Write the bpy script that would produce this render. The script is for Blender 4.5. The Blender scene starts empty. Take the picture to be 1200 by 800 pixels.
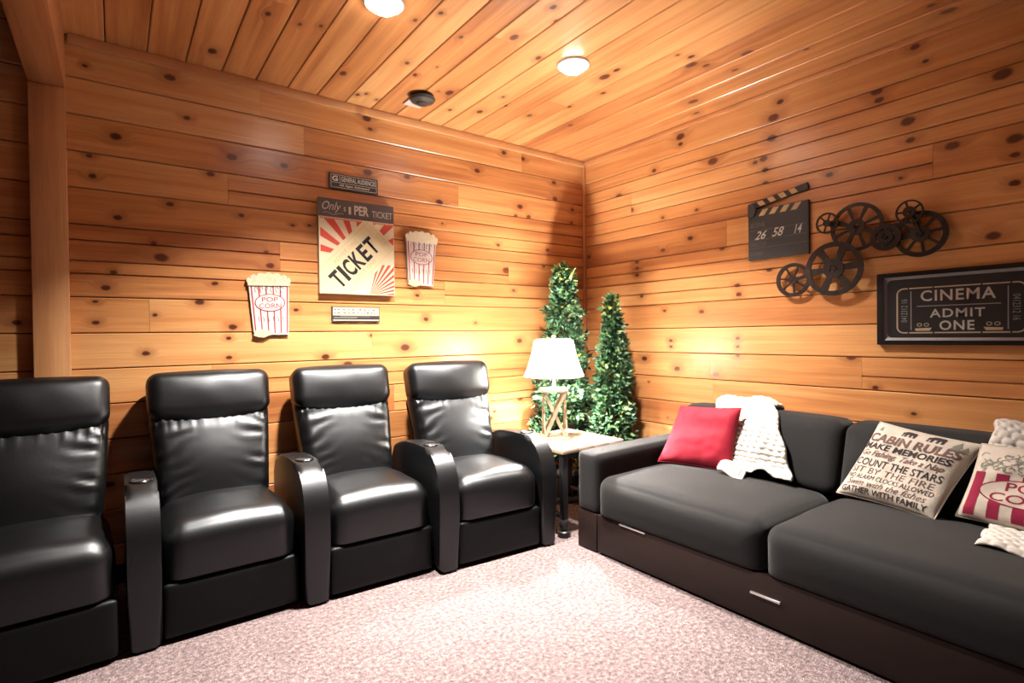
import bpy, bmesh, math, random
from mathutils import Vector, Matrix, noise as mnoise

scene = bpy.context.scene
COL = scene.collection
rng = random.Random(7)

# ------------------------------------------------------------------ camera
YAW, PITCH, ROLL, FPX = 0.635184, -0.012230, -0.012152, 631.25
fw = Vector((math.sin(YAW) * math.cos(PITCH), math.cos(YAW) * math.cos(PITCH), math.sin(PITCH)))
r0 = Vector((math.cos(YAW), -math.sin(YAW), 0))
u0 = r0.cross(fw)
rt = math.cos(ROLL) * r0 + math.sin(ROLL) * u0
up = -math.sin(ROLL) * r0 + math.cos(ROLL) * u0
cam_data = bpy.data.cameras.new('camera')
cam = bpy.data.objects.new('camera', cam_data)
COL.objects.link(cam)
cam_data.sensor_width = 36.0
cam_data.lens = FPX / 1200.0 * 36.0
cam_data.clip_start = 0.02
cam.matrix_world = Matrix(((rt.x, up.x, -fw.x, 0), (rt.y, up.y, -fw.y, 0), (rt.z, up.z, -fw.z, 1.15), (0, 0, 0, 1)))
scene.camera = cam

# ------------------------------------------------------------------ world and exposure
world = bpy.data.worlds.new('world')
scene.world = world
world.use_nodes = True
world.node_tree.nodes['Background'].inputs[0].default_value = (0.75, 0.8, 1.0, 1)
world.node_tree.nodes['Background'].inputs[1].default_value = 0.02
vs = scene.view_settings
vs.view_transform = 'Standard'
vs.look = 'None'
vs.gamma = 1.0
vs.use_curve_mapping = False
vs.exposure = 1.2
CAN_W, CAN_COL = 46.0, (1.0, 0.91, 0.82)
LAMP_L, LAMP_COL = 2300.0, (1.0, 0.95, 0.88)   # bulb radiance

# ------------------------------------------------------------------ room numbers (metres)
XW, YW, H = 3.06, 3.15, 2.53         # right wall, left wall, ceiling
X0, Y0 = -3.4, -3.2                   # far ends of the room, behind the camera

# knots measured on each surface: (along, across, radius)
KNOTS_LEFT = [(-0.09, 2.405, 0.010), (0.24, 2.442, 0.021), (0.02, 2.106, 0.020), (0.51, 2.101, 0.022), (0.41, 1.995, 0.016), (-0.08, 1.998, 0.011), (-0.07, 1.906, 0.013), (0.23, 1.817, 0.014), (0.55, 1.801, 0.013), (0.02, 1.725, 0.015), (0.19, 1.549, 0.027), (0.16, 1.618, 0.012), (0.00, 1.467, 0.012), (-0.03, 1.393, 0.016), (0.42, 1.434, 0.014), (-0.07, 1.328, 0.010), (-0.07, 1.230, 0.013), (0.35, 1.336, 0.018), (0.16, 1.268, 0.010), (0.50, 1.209, 0.018), (0.48, 1.151, 0.011), (0.48, 1.049, 0.013), (0.12, 1.082, 0.014), (0.69, 1.544, 0.019), (1.25, 2.469, 0.023), (1.27, 2.411, 0.013), (0.77, 2.102, 0.019), (2.04, 2.289, 0.019), (2.27, 2.457, 0.018), (2.44, 2.446, 0.018), (1.74, 2.031, 0.023), (1.51, 2.161, 0.018), (2.74, 2.317, 0.019), (2.75, 2.194, 0.022), (2.93, 2.132, 0.017), (2.92, 2.030, 0.014), (2.41, 2.090, 0.021), (2.37, 2.017, 0.015), (2.49, 2.025, 0.018), (1.76, 1.893, 0.009), (2.21, 1.791, 0.015), (2.67, 1.793, 0.016), (2.28, 1.614, 0.030), (2.63, 1.667, 0.016), (1.57, 1.411, 0.013), (1.63, 1.258, 0.016), (2.01, 1.237, 0.010), (1.48, 1.079, 0.027), (2.39, 1.107, 0.021), (1.86, 1.052, 0.014), (2.05, 0.892, 0.015), (2.07, 0.814, 0.020), (2.05, 0.690, 0.017), (2.39, 0.681, 0.021), (2.12, 0.564, 0.022), (2.16, 0.608, 0.012), (0.98, 1.036, 0.020), (1.11, 0.986, 0.025), (1.26, 1.157, 0.011), (0.81, 1.777, 0.010), (0.90, 1.786, 0.010), (0.69, 1.545, 0.015), (0.67, 1.618, 0.011), (0.82, 1.305, 0.012), (1.25, 2.145, 0.025), (-0.34, 1.229, 0.015)]
KNOTS_RIGHT = [(-1.60, 2.376, 0.027), (-1.56, 2.453, 0.017), (-1.61, 2.262, 0.024), (-1.99, 2.231, 0.030), (-1.66, 2.157, 0.021), (-1.71, 2.150, 0.014), (-2.23, 2.459, 0.028), (-2.23, 2.409, 0.016), (-2.45, 2.288, 0.017), (-1.65, 2.091, 0.017), (-1.65, 2.013, 0.017), (-2.78, 2.179, 0.027), (-2.66, 2.053, 0.022), (-2.38, 1.946, 0.012), (-2.11, 1.948, 0.012), (-0.92, 2.484, 0.017), (-0.88, 2.401, 0.011), (-1.08, 2.335, 0.024), (-1.07, 2.288, 0.018), (-0.61, 2.234, 0.030), (-0.95, 2.145, 0.026), (-0.94, 2.053, 0.017), (-0.93, 2.101, 0.011), (-0.57, 1.950, 0.025), (-0.57, 1.881, 0.015), (-0.78, 1.980, 0.024), (-1.30, 1.977, 0.016), (-0.57, 1.763, 0.017), (-0.64, 1.553, 0.023), (-0.98, 1.882, 0.009), (-2.16, 1.772, 0.018), (-2.38, 1.723, 0.016), (-1.93, 1.674, 0.017), (-2.61, 1.667, 0.017), (-2.61, 1.623, 0.015), (-2.61, 1.574, 0.015), (-1.63, 1.509, 0.016), (-1.83, 1.436, 0.016), (-1.82, 1.379, 0.016), (-2.08, 1.286, 0.017), (-2.57, 1.417, 0.013), (-2.37, 1.304, 0.012), (-2.32, 1.098, 0.014), (-2.32, 1.057, 0.012), (-1.83, 1.114, 0.013), (-1.83, 1.062, 0.011), (-1.83, 1.004, 0.013), (-2.27, 0.907, 0.020), (-1.98, 0.882, 0.019), (-3.10, 1.765, 0.019), (-1.20, 1.015, 0.021), (-1.09, 0.864, 0.012), (-0.93, 0.750, 0.011), (-2.55, 0.968, 0.021)]
KNOTS_CEILING = [(2.04, 1.147, 0.012), (2.15, 1.314, 0.013), (2.51, 1.213, 0.014), (2.60, 1.301, 0.015), (2.46, 1.357, 0.009), (2.70, 1.496, 0.010), (2.68, 1.554, 0.028), (2.01, 1.515, 0.023), (1.73, 1.513, 0.015), (2.09, 1.726, 0.017), (1.80, 1.587, 0.009), (2.80, 1.838, 0.022), (2.55, 1.837, 0.012), (2.64, 1.921, 0.013), (2.67, 2.126, 0.018), (2.43, 2.248, 0.013), (2.64, 2.448, 0.016), (2.88, 1.674, 0.013), (2.15, 1.080, 0.012), (2.47, 0.681, 0.012), (2.43, 0.760, 0.012), (2.80, 0.986, 0.022), (3.00, 1.138, 0.014), (2.96, 1.174, 0.010), (3.00, 1.252, 0.010), (2.94, 0.401, 0.024), (2.04, 2.144, 0.030), (1.95, 2.141, 0.018), (1.69, 2.415, 0.029), (1.65, 2.485, 0.018), (1.64, 2.345, 0.017), (1.67, 2.275, 0.010), (1.46, 2.543, 0.028), (1.95, 2.804, 0.029), (2.04, 2.966, 0.018), (2.18, 2.279, 0.016), (0.76, 2.931, 0.027), (0.79, 2.822, 0.015), (1.27, 2.747, 0.014)]

# ------------------------------------------------------------------ helpers
def tag(o, label=None, cat=None, group=None, kind=None):
    if label: o['label'] = label
    if cat: o['category'] = cat
    if group: o['group'] = group
    if kind: o['kind'] = kind
    return o

def obj(name, verts, faces, mat, parent=None, smooth=False, mw=None):
    me = bpy.data.meshes.new(name)
    me.from_pydata([tuple(v) for v in verts], [], faces)
    me.validate()
    me.update()
    return link(name, me, mat, parent, smooth, mw)

def link(name, me, mat, parent=None, smooth=False, mw=None):
    if mat is not None:
        me.materials.clear()
        me.materials.append(mat)
    if smooth:
        for p in me.polygons: p.use_smooth = True
        if smooth != True:
            try: me.set_sharp_from_angle(angle=math.radians(smooth))
            except Exception: pass
    o = bpy.data.objects.new(name, me)
    COL.objects.link(o)
    if mw is not None: o.matrix_world = mw
    if parent is not None: o.parent = parent
    return o

def bm_obj(name, bm, mat, parent=None, smooth=False, mw=None):
    me = bpy.data.meshes.new(name)
    bmesh.ops.recalc_face_normals(bm, faces=bm.faces[:])
    bm.to_mesh(me)
    bm.free()
    return link(name, me, mat, parent, smooth, mw)

def thing(name, label, cat, loc=(0, 0, 0), rz=0.0, group=None):
    o = bpy.data.objects.new(name, None)
    o.empty_display_size = 0.1
    COL.objects.link(o)
    o.location = loc
    o.rotation_euler = (0, 0, rz)
    return tag(o, label, cat, group)

def box_bm(bm, x0, x1, y0, y1, z0, z1, bev=0.0, seg=2):
    vs_ = [bm.verts.new(p) for p in ((x0, y0, z0), (x1, y0, z0), (x1, y1, z0), (x0, y1, z0), (x0, y0, z1), (x1, y0, z1), (x1, y1, z1), (x0, y1, z1))]
    fs = [bm.faces.new([vs_[i] for i in q]) for q in ((0, 3, 2, 1), (4, 5, 6, 7), (0, 1, 5, 4), (1, 2, 6, 5), (2, 3, 7, 6), (3, 0, 4, 7))]
    if bev > 0:
        es = list({e for f in fs for e in f.edges})
        bmesh.ops.bevel(bm, geom=es, offset=bev, segments=seg, profile=0.5, affect='EDGES')

def box(name, x0, x1, y0, y1, z0, z1, mat, parent=None, bev=0.004, seg=2, smooth=40):
    bm = bmesh.new()
    box_bm(bm, x0, x1, y0, y1, z0, z1, bev, seg)
    return bm_obj(name, bm, mat, parent, smooth if bev else False)

def soft(hx, hy, hz, r, n=(16, 16, 8), deform=None, low=None):
    """rounded box as a cube grid; deform(p, (a,b,c)) may move each point"""
    def par(k, m):
        s = 2.0 * k / m - 1.0
        return 0.45 * s + 0.55 * math.sin(math.pi / 2 * s)
    verts, faces, key = [], [], {}
    h = Vector((hx, hy, hz))
    def vert(a, b, c):
        k = (round(a, 5), round(b, 5), round(c, 5))
        if k in key: return key[k]
        p = Vector((hx * a, hy * b, hz * c))
        ra = Vector((r, r, low if (low and c < 0) else r))
        q = Vector([max(-(h[i] - ra[i]), min(h[i] - ra[i], p[i])) for i in range(3)])
        d = Vector([(p[i] - q[i]) / ra[i] for i in range(3)])
        if d.length > 1.0: d.normalize()
        p = q + Vector([d[i] * ra[i] for i in range(3)])
        if deform: p = deform(p, k)
        key[k] = len(verts)
        verts.append(p)
        return key[k]
    nx, ny, nz = n
    for c in (-1.0, 1.0):
        for i in range(nx):
            for j in range(ny):
                q = [vert(par(i, nx), par(j, ny), c), vert(par(i + 1, nx), par(j, ny), c), vert(par(i + 1, nx), par(j + 1, ny), c), vert(par(i, nx), par(j + 1, ny), c)]
                faces.append(q if c > 0 else q[::-1])
    for b in (-1.0, 1.0):
        for i in range(nx):
            for j in range(nz):
                q = [vert(par(i, nx), b, par(j, nz)), vert(par(i + 1, nx), b, par(j, nz)), vert(par(i + 1, nx), b, par(j + 1, nz)), vert(par(i, nx), b, par(j + 1, nz))]
                faces.append(q if b < 0 else q[::-1])
    for a in (-1.0, 1.0):
        for i in range(ny):
            for j in range(nz):
                q = [vert(a, par(i, ny), par(j, nz)), vert(a, par(i + 1, ny), par(j, nz)), vert(a, par(i + 1, ny), par(j + 1, nz)), vert(a, par(i, ny), par(j + 1, nz))]
                faces.append(q if a > 0 else q[::-1])
    return verts, faces

def prism(poly, d0, d1, mp):
    """extrude a 2-D outline between depths d0 and d1; mp(u, v, d) -> 3-D"""
    n = len(poly)
    verts = [mp(u, v, d0) for u, v in poly] + [mp(u, v, d1) for u, v in poly]
    faces = [list(range(n))[::-1], list(range(n, 2 * n))] + [[i, (i + 1) % n, n + (i + 1) % n, n + i] for i in range(n)]
    return verts, faces

def prism_obj(name, poly, d0, d1, mp, mat, parent, bev=0.0, seg=2, smooth=40):
    v, f = prism(poly, d0, d1, mp)
    bm = bmesh.new()
    bv = [bm.verts.new(p) for p in v]
    for q in f: bm.faces.new([bv[i] for i in q])
    if bev:
        n = len(poly)
        caps = [fc for fc in bm.faces if len(fc.verts) == n and n > 4] or bm.faces[:2]
        es = list({e for fc in caps for e in fc.edges})
        bmesh.ops.bevel(bm, geom=es, offset=bev, segments=seg, profile=0.5, affect='EDGES')
    return bm_obj(name, bm, mat, parent, smooth)

def tube(pts, rad, seg=8, cap=True):
    """pts list of Vector, rad float or list"""
    verts, faces = [], []
    n = len(pts)
    pts = [Vector(p) for p in pts]
    ref = Vector((0, 0, 1))
    for i, p in enumerate(pts):
        t = (pts[min(i + 1, n - 1)] - pts[max(i - 1, 0)]).normalized()
        if abs(t.dot(ref)) > 0.95: ref = Vector((1, 0, 0)) if abs(t.x) < 0.9 else Vector((0, 1, 0))
        a = t.cross(ref).normalized()
        b = t.cross(a).normalized()
        rr = rad[i] if isinstance(rad, (list, tuple)) else rad
        for k in range(seg):
            w = 2 * math.pi * k / seg
            verts.append(p + a * rr * math.cos(w) + b * rr * math.sin(w))
    for i in range(n - 1):
        for k in range(seg):
            faces.append([i * seg + k, i * seg + (k + 1) % seg, (i + 1) * seg + (k + 1) % seg, (i + 1) * seg + k])
    if cap:
        faces.append(list(range(seg))[::-1])
        faces.append([(n - 1) * seg + k for k in range(seg)])
    return verts, faces

def lathe(prof, seg=28, sx=1.0, sy=1.0, mp=None):
    """prof list of (radius, z)"""
    verts, faces = [], []
    for r, z in prof:
        for k in range(seg):
            w = 2 * math.pi * k / seg
            p = Vector((r * math.cos(w) * sx, r * math.sin(w) * sy, z))
            verts.append(mp(p) if mp else p)
    for i in range(len(prof) - 1):
        for k in range(seg):
            faces.append([i * seg + k, i * seg + (k + 1) % seg, (i + 1) * seg + (k + 1) % seg, (i + 1) * seg + k])
    faces.append(list(range(seg))[::-1])
    faces.append([(len(prof) - 1) * seg + k for k in range(seg)])
    return verts, faces

def join(parts):
    V, F = [], []
    for v, f in parts:
        o = len(V)
        V += list(v)
        F += [[i + o for i in q] for q in f]
    return V, F

def clip_poly(poly, x0, x1, y0, y1):
    def cut(pl, inside, inter):
        out = []
        for i in range(len(pl)):
            a, b = pl[i - 1], pl[i]
            ia, ib = inside(a), inside(b)
            if ib:
                if not ia: out.append(inter(a, b))
                out.append(b)
            elif ia: out.append(inter(a, b))
        return out
    def ix(c): return lambda a, b: (c, a[1] + (b[1] - a[1]) * (c - a[0]) / (b[0] - a[0]))
    def iy(c): return lambda a, b: (a[0] + (b[0] - a[0]) * (c - a[1]) / (b[1] - a[1]), c)
    for ins, it in ((lambda p: p[0] >= x0, ix(x0)), (lambda p: p[0] <= x1, ix(x1)), (lambda p: p[1] >= y0, iy(y0)), (lambda p: p[1] <= y1, iy(y1))):
        if len(poly) < 3: return []
        poly = cut(poly, ins, it)
    return poly if len(poly) >= 3 else []

def text2d(body, bold=0.0, shear=0.0, spacing=1.0):
    """flat lettering as 2-D verts and faces normalised to the unit square (0..1, 0..1)"""
    cu = bpy.data.curves.new('lettering', 'FONT')
    cu.body = body
    cu.size = 1.0
    cu.offset = bold
    cu.shear = shear
    cu.space_character = spacing
    cu.fill_mode = 'BOTH'
    cu.resolution_u = 3
    o = bpy.data.objects.new('lettering', cu)
    COL.objects.link(o)
    dg = bpy.context.evaluated_depsgraph_get()
    me = bpy.data.meshes.new_from_object(o.evaluated_get(dg))
    vs_ = [(v.co.x, v.co.y) for v in me.vertices]
    fs = [list(p.vertices) for p in me.polygons]
    bpy.data.objects.remove(o)
    bpy.data.curves.remove(cu)
    bpy.data.meshes.remove(me)
    xs = [v[0] for v in vs_]; ys = [v[1] for v in vs_]
    ax, bx, ay, by = min(xs), max(xs), min(ys), max(ys)
    return [((x - ax) / (bx - ax), (y - ay) / (by - ay)) for x, y in vs_], fs

def text_in(body, x0, x1, y0, y1, rot=0.0, **kw):
    """lettering fitted into a box and turned about the box centre"""
    v, f = text2d(body, **kw)
    cx, cy = (x0 + x1) / 2, (y0 + y1) / 2
    c, s = math.cos(rot), math.sin(rot)
    out = []
    for a, b in v:
        x, y = (a - 0.5) * (x1 - x0), (b - 0.5) * (y1 - y0)
        out.append((cx + c * x - s * y, cy + s * x + c * y))
    return out, f

def rect2(x0, x1, y0, y1):
    return [(x0, y0), (x1, y0), (x1, y1), (x0, y1)], [[0, 1, 2, 3]]

def poly2(p): return list(p), [list(range(len(p)))]

def oval(cx, cy, rx, ry, n=28): return [(cx + rx * math.cos(2 * math.pi * k / n), cy + ry * math.sin(2 * math.pi * k / n)) for k in range(n)]

def line2(a, b, w):
    dx, dy = b[0] - a[0], b[1] - a[1]
    l = math.hypot(dx, dy) or 1
    nx, ny = -dy / l * w / 2, dx / l * w / 2
    return [(a[0] + nx, a[1] + ny), (b[0] + nx, b[1] + ny), (b[0] - nx, b[1] - ny), (a[0] - nx, a[1] - ny)], [[0, 1, 2, 3]]

def path2(pts, w, closed=False):
    L = []
    for i in range(len(pts) - (0 if closed else 1)): L.append(line2(pts[i], pts[(i + 1) % len(pts)], w))
    return join(L)

def ring2(outer, inner):
    n = len(outer)
    return list(outer) + list(inner), [[i, (i + 1) % n, n + (i + 1) % n, n + i] for i in range(n)]

def inked(name, shapes, mp, off, mat, parent, maxlen=None, label=None):
    if 1 < len(shapes) <= 14:
        for s_ in shapes: inked(name, [s_], mp, off, mat, parent, maxlen, label)
        return None
    many = len(shapes) > 14
    """flat print: shapes are (2-D verts, faces); mp(u, v, off) lays them on the surface"""
    v, f = join(shapes)
    bm = bmesh.new()
    bv = [bm.verts.new((p[0], p[1], 0)) for p in v]
    for q in f:
        try: bm.faces.new([bv[i] for i in q])
        except ValueError: pass
    bmesh.ops.triangulate(bm, faces=bm.faces[:])
    if maxlen:
        for _ in range(5):
            es = [e for e in bm.edges if e.calc_length() > maxlen]
            if not es: break
            bmesh.ops.subdivide_edges(bm, edges=es, cuts=1)
            bmesh.ops.triangulate(bm, faces=bm.faces[:])
    for w in bm.verts: w.co = Vector(mp(w.co.x, w.co.y, off))
    me = bpy.data.meshes.new(name)
    bm.to_mesh(me)
    bm.free()
    o = link(name, me, mat, parent, True)
    if label: o['label'] = label
    if many: o['kind'] = 'stuff'
    return o

# ------------------------------------------------------------------ materials
def new_mat(name):
    m = bpy.data.materials.new(name)
    m.use_nodes = True
    nt = m.node_tree
    return m, nt, nt.nodes['Principled BSDF']

def N(nt, kind, **kw):
    n = nt.nodes.new(kind)
    for k, v in kw.items():
        if k.startswith('i_'):
            key = k[2:]
            n.inputs[int(key) if key.isdigit() else key].default_value = v
        else: setattr(n, k, v)
    return n

def srgb(r, g, b):
    return tuple(((c / 255.0) / 12.92 if c / 255.0 <= 0.04045 else ((c / 255.0 + 0.055) / 1.055) ** 2.4) for c in (r, g, b)) + (1.0,)

def plain(name, col, rough=0.5, spec=0.5, metal=0.0, var=0.08, scale=20.0, bump=0.0, bscale=200.0, sheen=0.0, coat=0.0):
    """a procedural surface: base colour with soft noise variation and fine relief"""
    m, nt, b = new_mat(name)
    tc = N(nt, 'ShaderNodeTexCoord')
    nz = N(nt, 'ShaderNodeTexNoise', i_Scale=scale, i_Detail=4.0)
    nt.links.new(tc.outputs['Object'], nz.inputs['Vector'])
    mix = N(nt, 'ShaderNodeMix', data_type='RGBA')
    mix.inputs[6].default_value = tuple(c * (1 - var) for c in col[:3]) + (1,)
    mix.inputs[7].default_value = tuple(min(1, c * (1 + var)) for c in col[:3]) + (1,)
    nt.links.new(nz.outputs['Fac'], mix.inputs[0])
    nt.links.new(mix.outputs[2], b.inputs['Base Color'])
    b.inputs['Roughness'].default_value = rough
    b.inputs['Specular IOR Level'].default_value = spec
    b.inputs['Metallic'].default_value = metal
    if sheen:
        b.inputs['Sheen Weight'].default_value = sheen
        b.inputs['Sheen Roughness'].default_value = 0.4
    if coat: b.inputs['Coat Weight'].default_value = coat
    if bump:
        n2 = N(nt, 'ShaderNodeTexNoise', i_Scale=bscale, i_Detail=3.0)
        nt.links.new(tc.outputs['Object'], n2.inputs['Vector'])
        bp = N(nt, 'ShaderNodeBump', i_Strength=bump, i_Distance=0.002)
        nt.links.new(n2.outputs['Fac'], bp.inputs['Height'])
        nt.links.new(bp.outputs[0], b.inputs['Normal'])
    return m

NK = 7
def pine(name, light, mid, dark, rough=0.31):
    """varnished knotty pine: object x runs along the board, y across it; knots k0.. are (x, y, radius) of each board"""
    m, nt, b = new_mat(name)
    L = nt.links.new
    tc = N(nt, 'ShaderNodeTexCoord')
    oi = N(nt, 'ShaderNodeObjectInfo')
    P = tc.outputs['Object']
    flat = N(nt, 'ShaderNodeVectorMath', operation='MULTIPLY'); flat.inputs[1].default_value = (1, 1, 0)
    L(P, flat.inputs[0])
    wob = N(nt, 'ShaderNodeTexNoise', i_Scale=55.0, i_Detail=2.0)
    L(P, wob.inputs['Vector'])
    wsc = N(nt, 'ShaderNodeVectorMath', operation='SCALE'); wsc.inputs['Scale'].default_value = 0.008
    wsub = N(nt, 'ShaderNodeVectorMath', operation='SUBTRACT'); wsub.inputs[1].default_value = (0.5, 0.5, 0.5)
    L(wob.outputs['Color'], wsub.inputs[0]); L(wsub.outputs[0], wsc.inputs[0])
    pw = N(nt, 'ShaderNodeVectorMath', operation='ADD'); L(flat.outputs[0], pw.inputs[0]); L(wsc.outputs[0], pw.inputs[1])
    dmin = None
    for k in range(NK):
        at = N(nt, 'ShaderNodeAttribute', attribute_type='OBJECT', attribute_name='k%d' % k)
        sp = N(nt, 'ShaderNodeSeparateXYZ'); L(at.outputs['Vector'], sp.inputs[0])
        kv = N(nt, 'ShaderNodeCombineXYZ'); L(sp.outputs[0], kv.inputs[0]); L(sp.outputs[1], kv.inputs[1])
        sb = N(nt, 'ShaderNodeVectorMath', operation='SUBTRACT'); L(pw.outputs[0], sb.inputs[0]); L(kv.outputs[0], sb.inputs[1])
        sc = N(nt, 'ShaderNodeVectorMath', operation='MULTIPLY'); sc.inputs[1].default_value = (0.72, 1.1, 0); L(sb.outputs[0], sc.inputs[0])
        ln = N(nt, 'ShaderNodeVectorMath', operation='LENGTH'); L(sc.outputs[0], ln.inputs[0])
        mx = N(nt, 'ShaderNodeMath', operation='MAXIMUM'); mx.inputs[1].default_value = 1e-5; L(sp.outputs[2], mx.inputs[0])
        dv = N(nt, 'ShaderNodeMath', operation='DIVIDE'); L(ln.outputs['Value'], dv.inputs[0]); L(mx.outputs[0], dv.inputs[1])
        if dmin is None: dmin = dv
        else:
            mn = N(nt, 'ShaderNodeMath', operation='SMOOTH_MIN'); mn.inputs[2].default_value = 0.15
            L(dmin.outputs[0], mn.inputs[0]); L(dv.outputs[0], mn.inputs[1]); dmin = mn
    def mrange(src, a, bb, c, d, interp='SMOOTHSTEP'):
        r = N(nt, 'ShaderNodeMapRange', interpolation_type=interp)
        r.inputs[1].default_value, r.inputs[2].default_value, r.inputs[3].default_value, r.inputs[4].default_value = a, bb, c, d
        L(src, r.inputs[0]); return r.outputs[0]
    core = mrange(dmin.outputs[0], 0.55, 1.1, 1.0, 0.0)
    halo = mrange(dmin.outputs[0], 0.9, 3.4, 1.0, 0.0)
    # grain coordinates: long along x, shifted per board, bent round the knots
    off = N(nt, 'ShaderNodeMath', operation='MULTIPLY'); off.inputs[1].default_value = 37.0; L(oi.outputs['Random'], off.inputs[0])
    oc = N(nt, 'ShaderNodeCombineXYZ'); L(off.outputs[0], oc.inputs[0]); L(off.outputs[0], oc.inputs[1]); L(off.outputs[0], oc.inputs[2])
    hb = N(nt, 'ShaderNodeMath', operation='MULTIPLY'); hb.inputs[1].default_value = 0.03; L(halo, hb.inputs[0])
    hv = N(nt, 'ShaderNodeCombineXYZ'); L(hb.outputs[0], hv.inputs[1])
    pb = N(nt, 'ShaderNodeVectorMath', operation='ADD'); L(P, pb.inputs[0]); L(hv.outputs[0], pb.inputs[1])
    def grain(sx, sy, detail, dist=0.0):
        g = N(nt, 'ShaderNodeVectorMath', operation='MULTIPLY'); g.inputs[1].default_value = (sx, sy, 1.0); L(pb.outputs[0], g.inputs[0])
        a = N(nt, 'ShaderNodeVectorMath', operation='ADD'); L(g.outputs[0], a.inputs[0]); L(oc.outputs[0], a.inputs[1])
        t = N(nt, 'ShaderNodeTexNoise', i_Scale=1.0, i_Detail=detail, i_Distortion=dist); L(a.outputs[0], t.inputs['Vector'])
        return t.outputs['Fac']
    g1 = grain(0.9, 26.0, 3.0, 0.6)
    g2 = grain(5.0, 210.0, 2.0)
    g3 = grain(1.1, 5.0, 2.0)
    ramp = N(nt, 'ShaderNodeValToRGB')
    ramp.color_ramp.elements[0].position = 0.24; ramp.color_ramp.elements[0].color = dark
    ramp.color_ramp.elements[1].position = 0.70; ramp.color_ramp.elements[1].color = light
    e = ramp.color_ramp.elements.new(0.46); e.color = mid
    gs = N(nt, 'ShaderNodeMath', operation='MULTIPLY_ADD'); gs.inputs[1].default_value = 0.55; L(g1, gs.inputs[0])
    g3m = N(nt, 'ShaderNodeMath', operation='MULTIPLY'); g3m.inputs[1].default_value = 0.45; L(g3, g3m.inputs[0]); L(g3m.outputs[0], gs.inputs[2])
    # whole boards run lighter or darker
    rb = mrange(oi.outputs['Random'], 0.0, 1.0, -0.15, 0.10, 'LINEAR')
    gs2 = N(nt, 'ShaderNodeMath', operation='ADD'); L(gs.outputs[0], gs2.inputs[0]); L(rb, gs2.inputs[1])
    L(gs2.outputs[0], ramp.inputs[0])
    fine = N(nt, 'ShaderNodeMix', data_type='RGBA', blend_type='MULTIPLY'); fine.inputs[0].default_value = 0.45
    fr = mrange(g2, 0.3, 0.7, 0.72, 1.12, 'LINEAR')
    fc = N(nt, 'ShaderNodeCombineColor'); L(fr, fc.inputs[0]); L(fr, fc.inputs[1]); L(fr, fc.inputs[2])
    L(ramp.outputs[0], fine.inputs[6]); L(fc.outputs[0], fine.inputs[7])
    # reddish wood about the knots, dark knot cores
    hm = N(nt, 'ShaderNodeMath', operation='MULTIPLY'); hm.inputs[1].default_value = 0.5; L(halo, hm.inputs[0])
    m1 = N(nt, 'ShaderNodeMix', data_type='RGBA'); L(hm.outputs[0], m1.inputs[0]); L(fine.outputs[2], m1.inputs[6]); m1.inputs[7].default_value = tuple(c * 0.8 for c in dark[:3]) + (1,)
    cm = N(nt, 'ShaderNodeMath', operation='MULTIPLY'); cm.inputs[1].default_value = 0.93; L(core, cm.inputs[0])
    m2 = N(nt, 'ShaderNodeMix', data_type='RGBA'); L(cm.outputs[0], m2.inputs[0]); L(m1.outputs[2], m2.inputs[6]); m2.inputs[7].default_value = srgb(66, 22, 16)
    L(m2.outputs[2], b.inputs['Base Color'])
    b.inputs['Roughness'].default_value = rough
    b.inputs['Specular IOR Level'].default_value = 0.5
    bp = N(nt, 'ShaderNodeBump', i_Strength=0.18, i_Distance=0.002); L(g1, bp.inputs['Height']); L(bp.outputs[0], b.inputs['Normal'])
    return m

M = {}
M['pine'] = pine('varnished_knotty_pine', srgb(210, 160, 106), srgb(192, 132, 80), srgb(152, 92, 54))
M['pine_trim'] = pine('pine_trim', srgb(206, 156, 108), srgb(190, 132, 86), srgb(156, 98, 62), 0.4)
M['backing'] = plain('dark_joint', srgb(60, 30, 15), 0.9, 0.1)
M['leather'] = plain('black_leather', srgb(8, 8, 9), 0.37, 0.58, var=0.15, scale=9, bump=0.25, bscale=420)
LEATHER_TINT = (0.86, 0.93, 1.0, 1.0)
M['leather_dark'] = plain('black_vinyl_panel', srgb(7, 7, 8), 0.45, 0.2, var=0.15, scale=9, bump=0.25, bscale=420)
for k in ('leather', 'leather_dark'): M[k].node_tree.nodes['Principled BSDF'].inputs['Specular Tint'].default_value = LEATHER_TINT
M['cup'] = plain('dark_cup_metal', srgb(60, 60, 64), 0.22, 0.5, metal=0.9)
M['sofa'] = plain('charcoal_fabric', srgb(25, 25, 26), 0.9, 0.25, var=0.16, scale=60, bump=0.6, bscale=900, sheen=0.1)
M['walnut'] = plain('dark_walnut', srgb(31, 20, 17), 0.5, 0.25, var=0.2, scale=14, bump=0.1)
M['steel'] = plain('brushed_steel', srgb(205, 205, 208), 0.3, 0.5, metal=0.8)
M['red'] = plain('red_velvet', srgb(132, 8, 34), 0.75, 0.3, var=0.12, scale=14, bump=0.3, bscale=600, sheen=0.12)
M['knit'] = plain('cream_chunky_yarn', srgb(189, 184, 178), 0.9, 0.2, var=0.05, scale=40, bump=0.5, bscale=260, sheen=0.3)
M['linen'] = plain('cream_linen', srgb(178, 169, 158), 0.9, 0.2, var=0.08, scale=90, bump=0.6, bscale=800)
M['fleece'] = plain('beige_fleece_backing', srgb(165, 142, 132), 0.95, 0.15, var=0.08, scale=70, bump=0.5, bscale=500)
M['ink'] = plain('charcoal_ink', srgb(52, 44, 46), 0.85, 0.2)
M['ink_brown'] = plain('faded_brown_ink', srgb(98, 76, 74), 0.85, 0.2)
M['maroon'] = plain('maroon_print', srgb(120, 26, 52), 0.85, 0.2)
M['popgrey'] = plain('grey_print', srgb(112, 112, 104), 0.85, 0.2)
M['white_paint'] = plain('white_paint', srgb(189, 185, 181), 0.6, 0.3)
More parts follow.
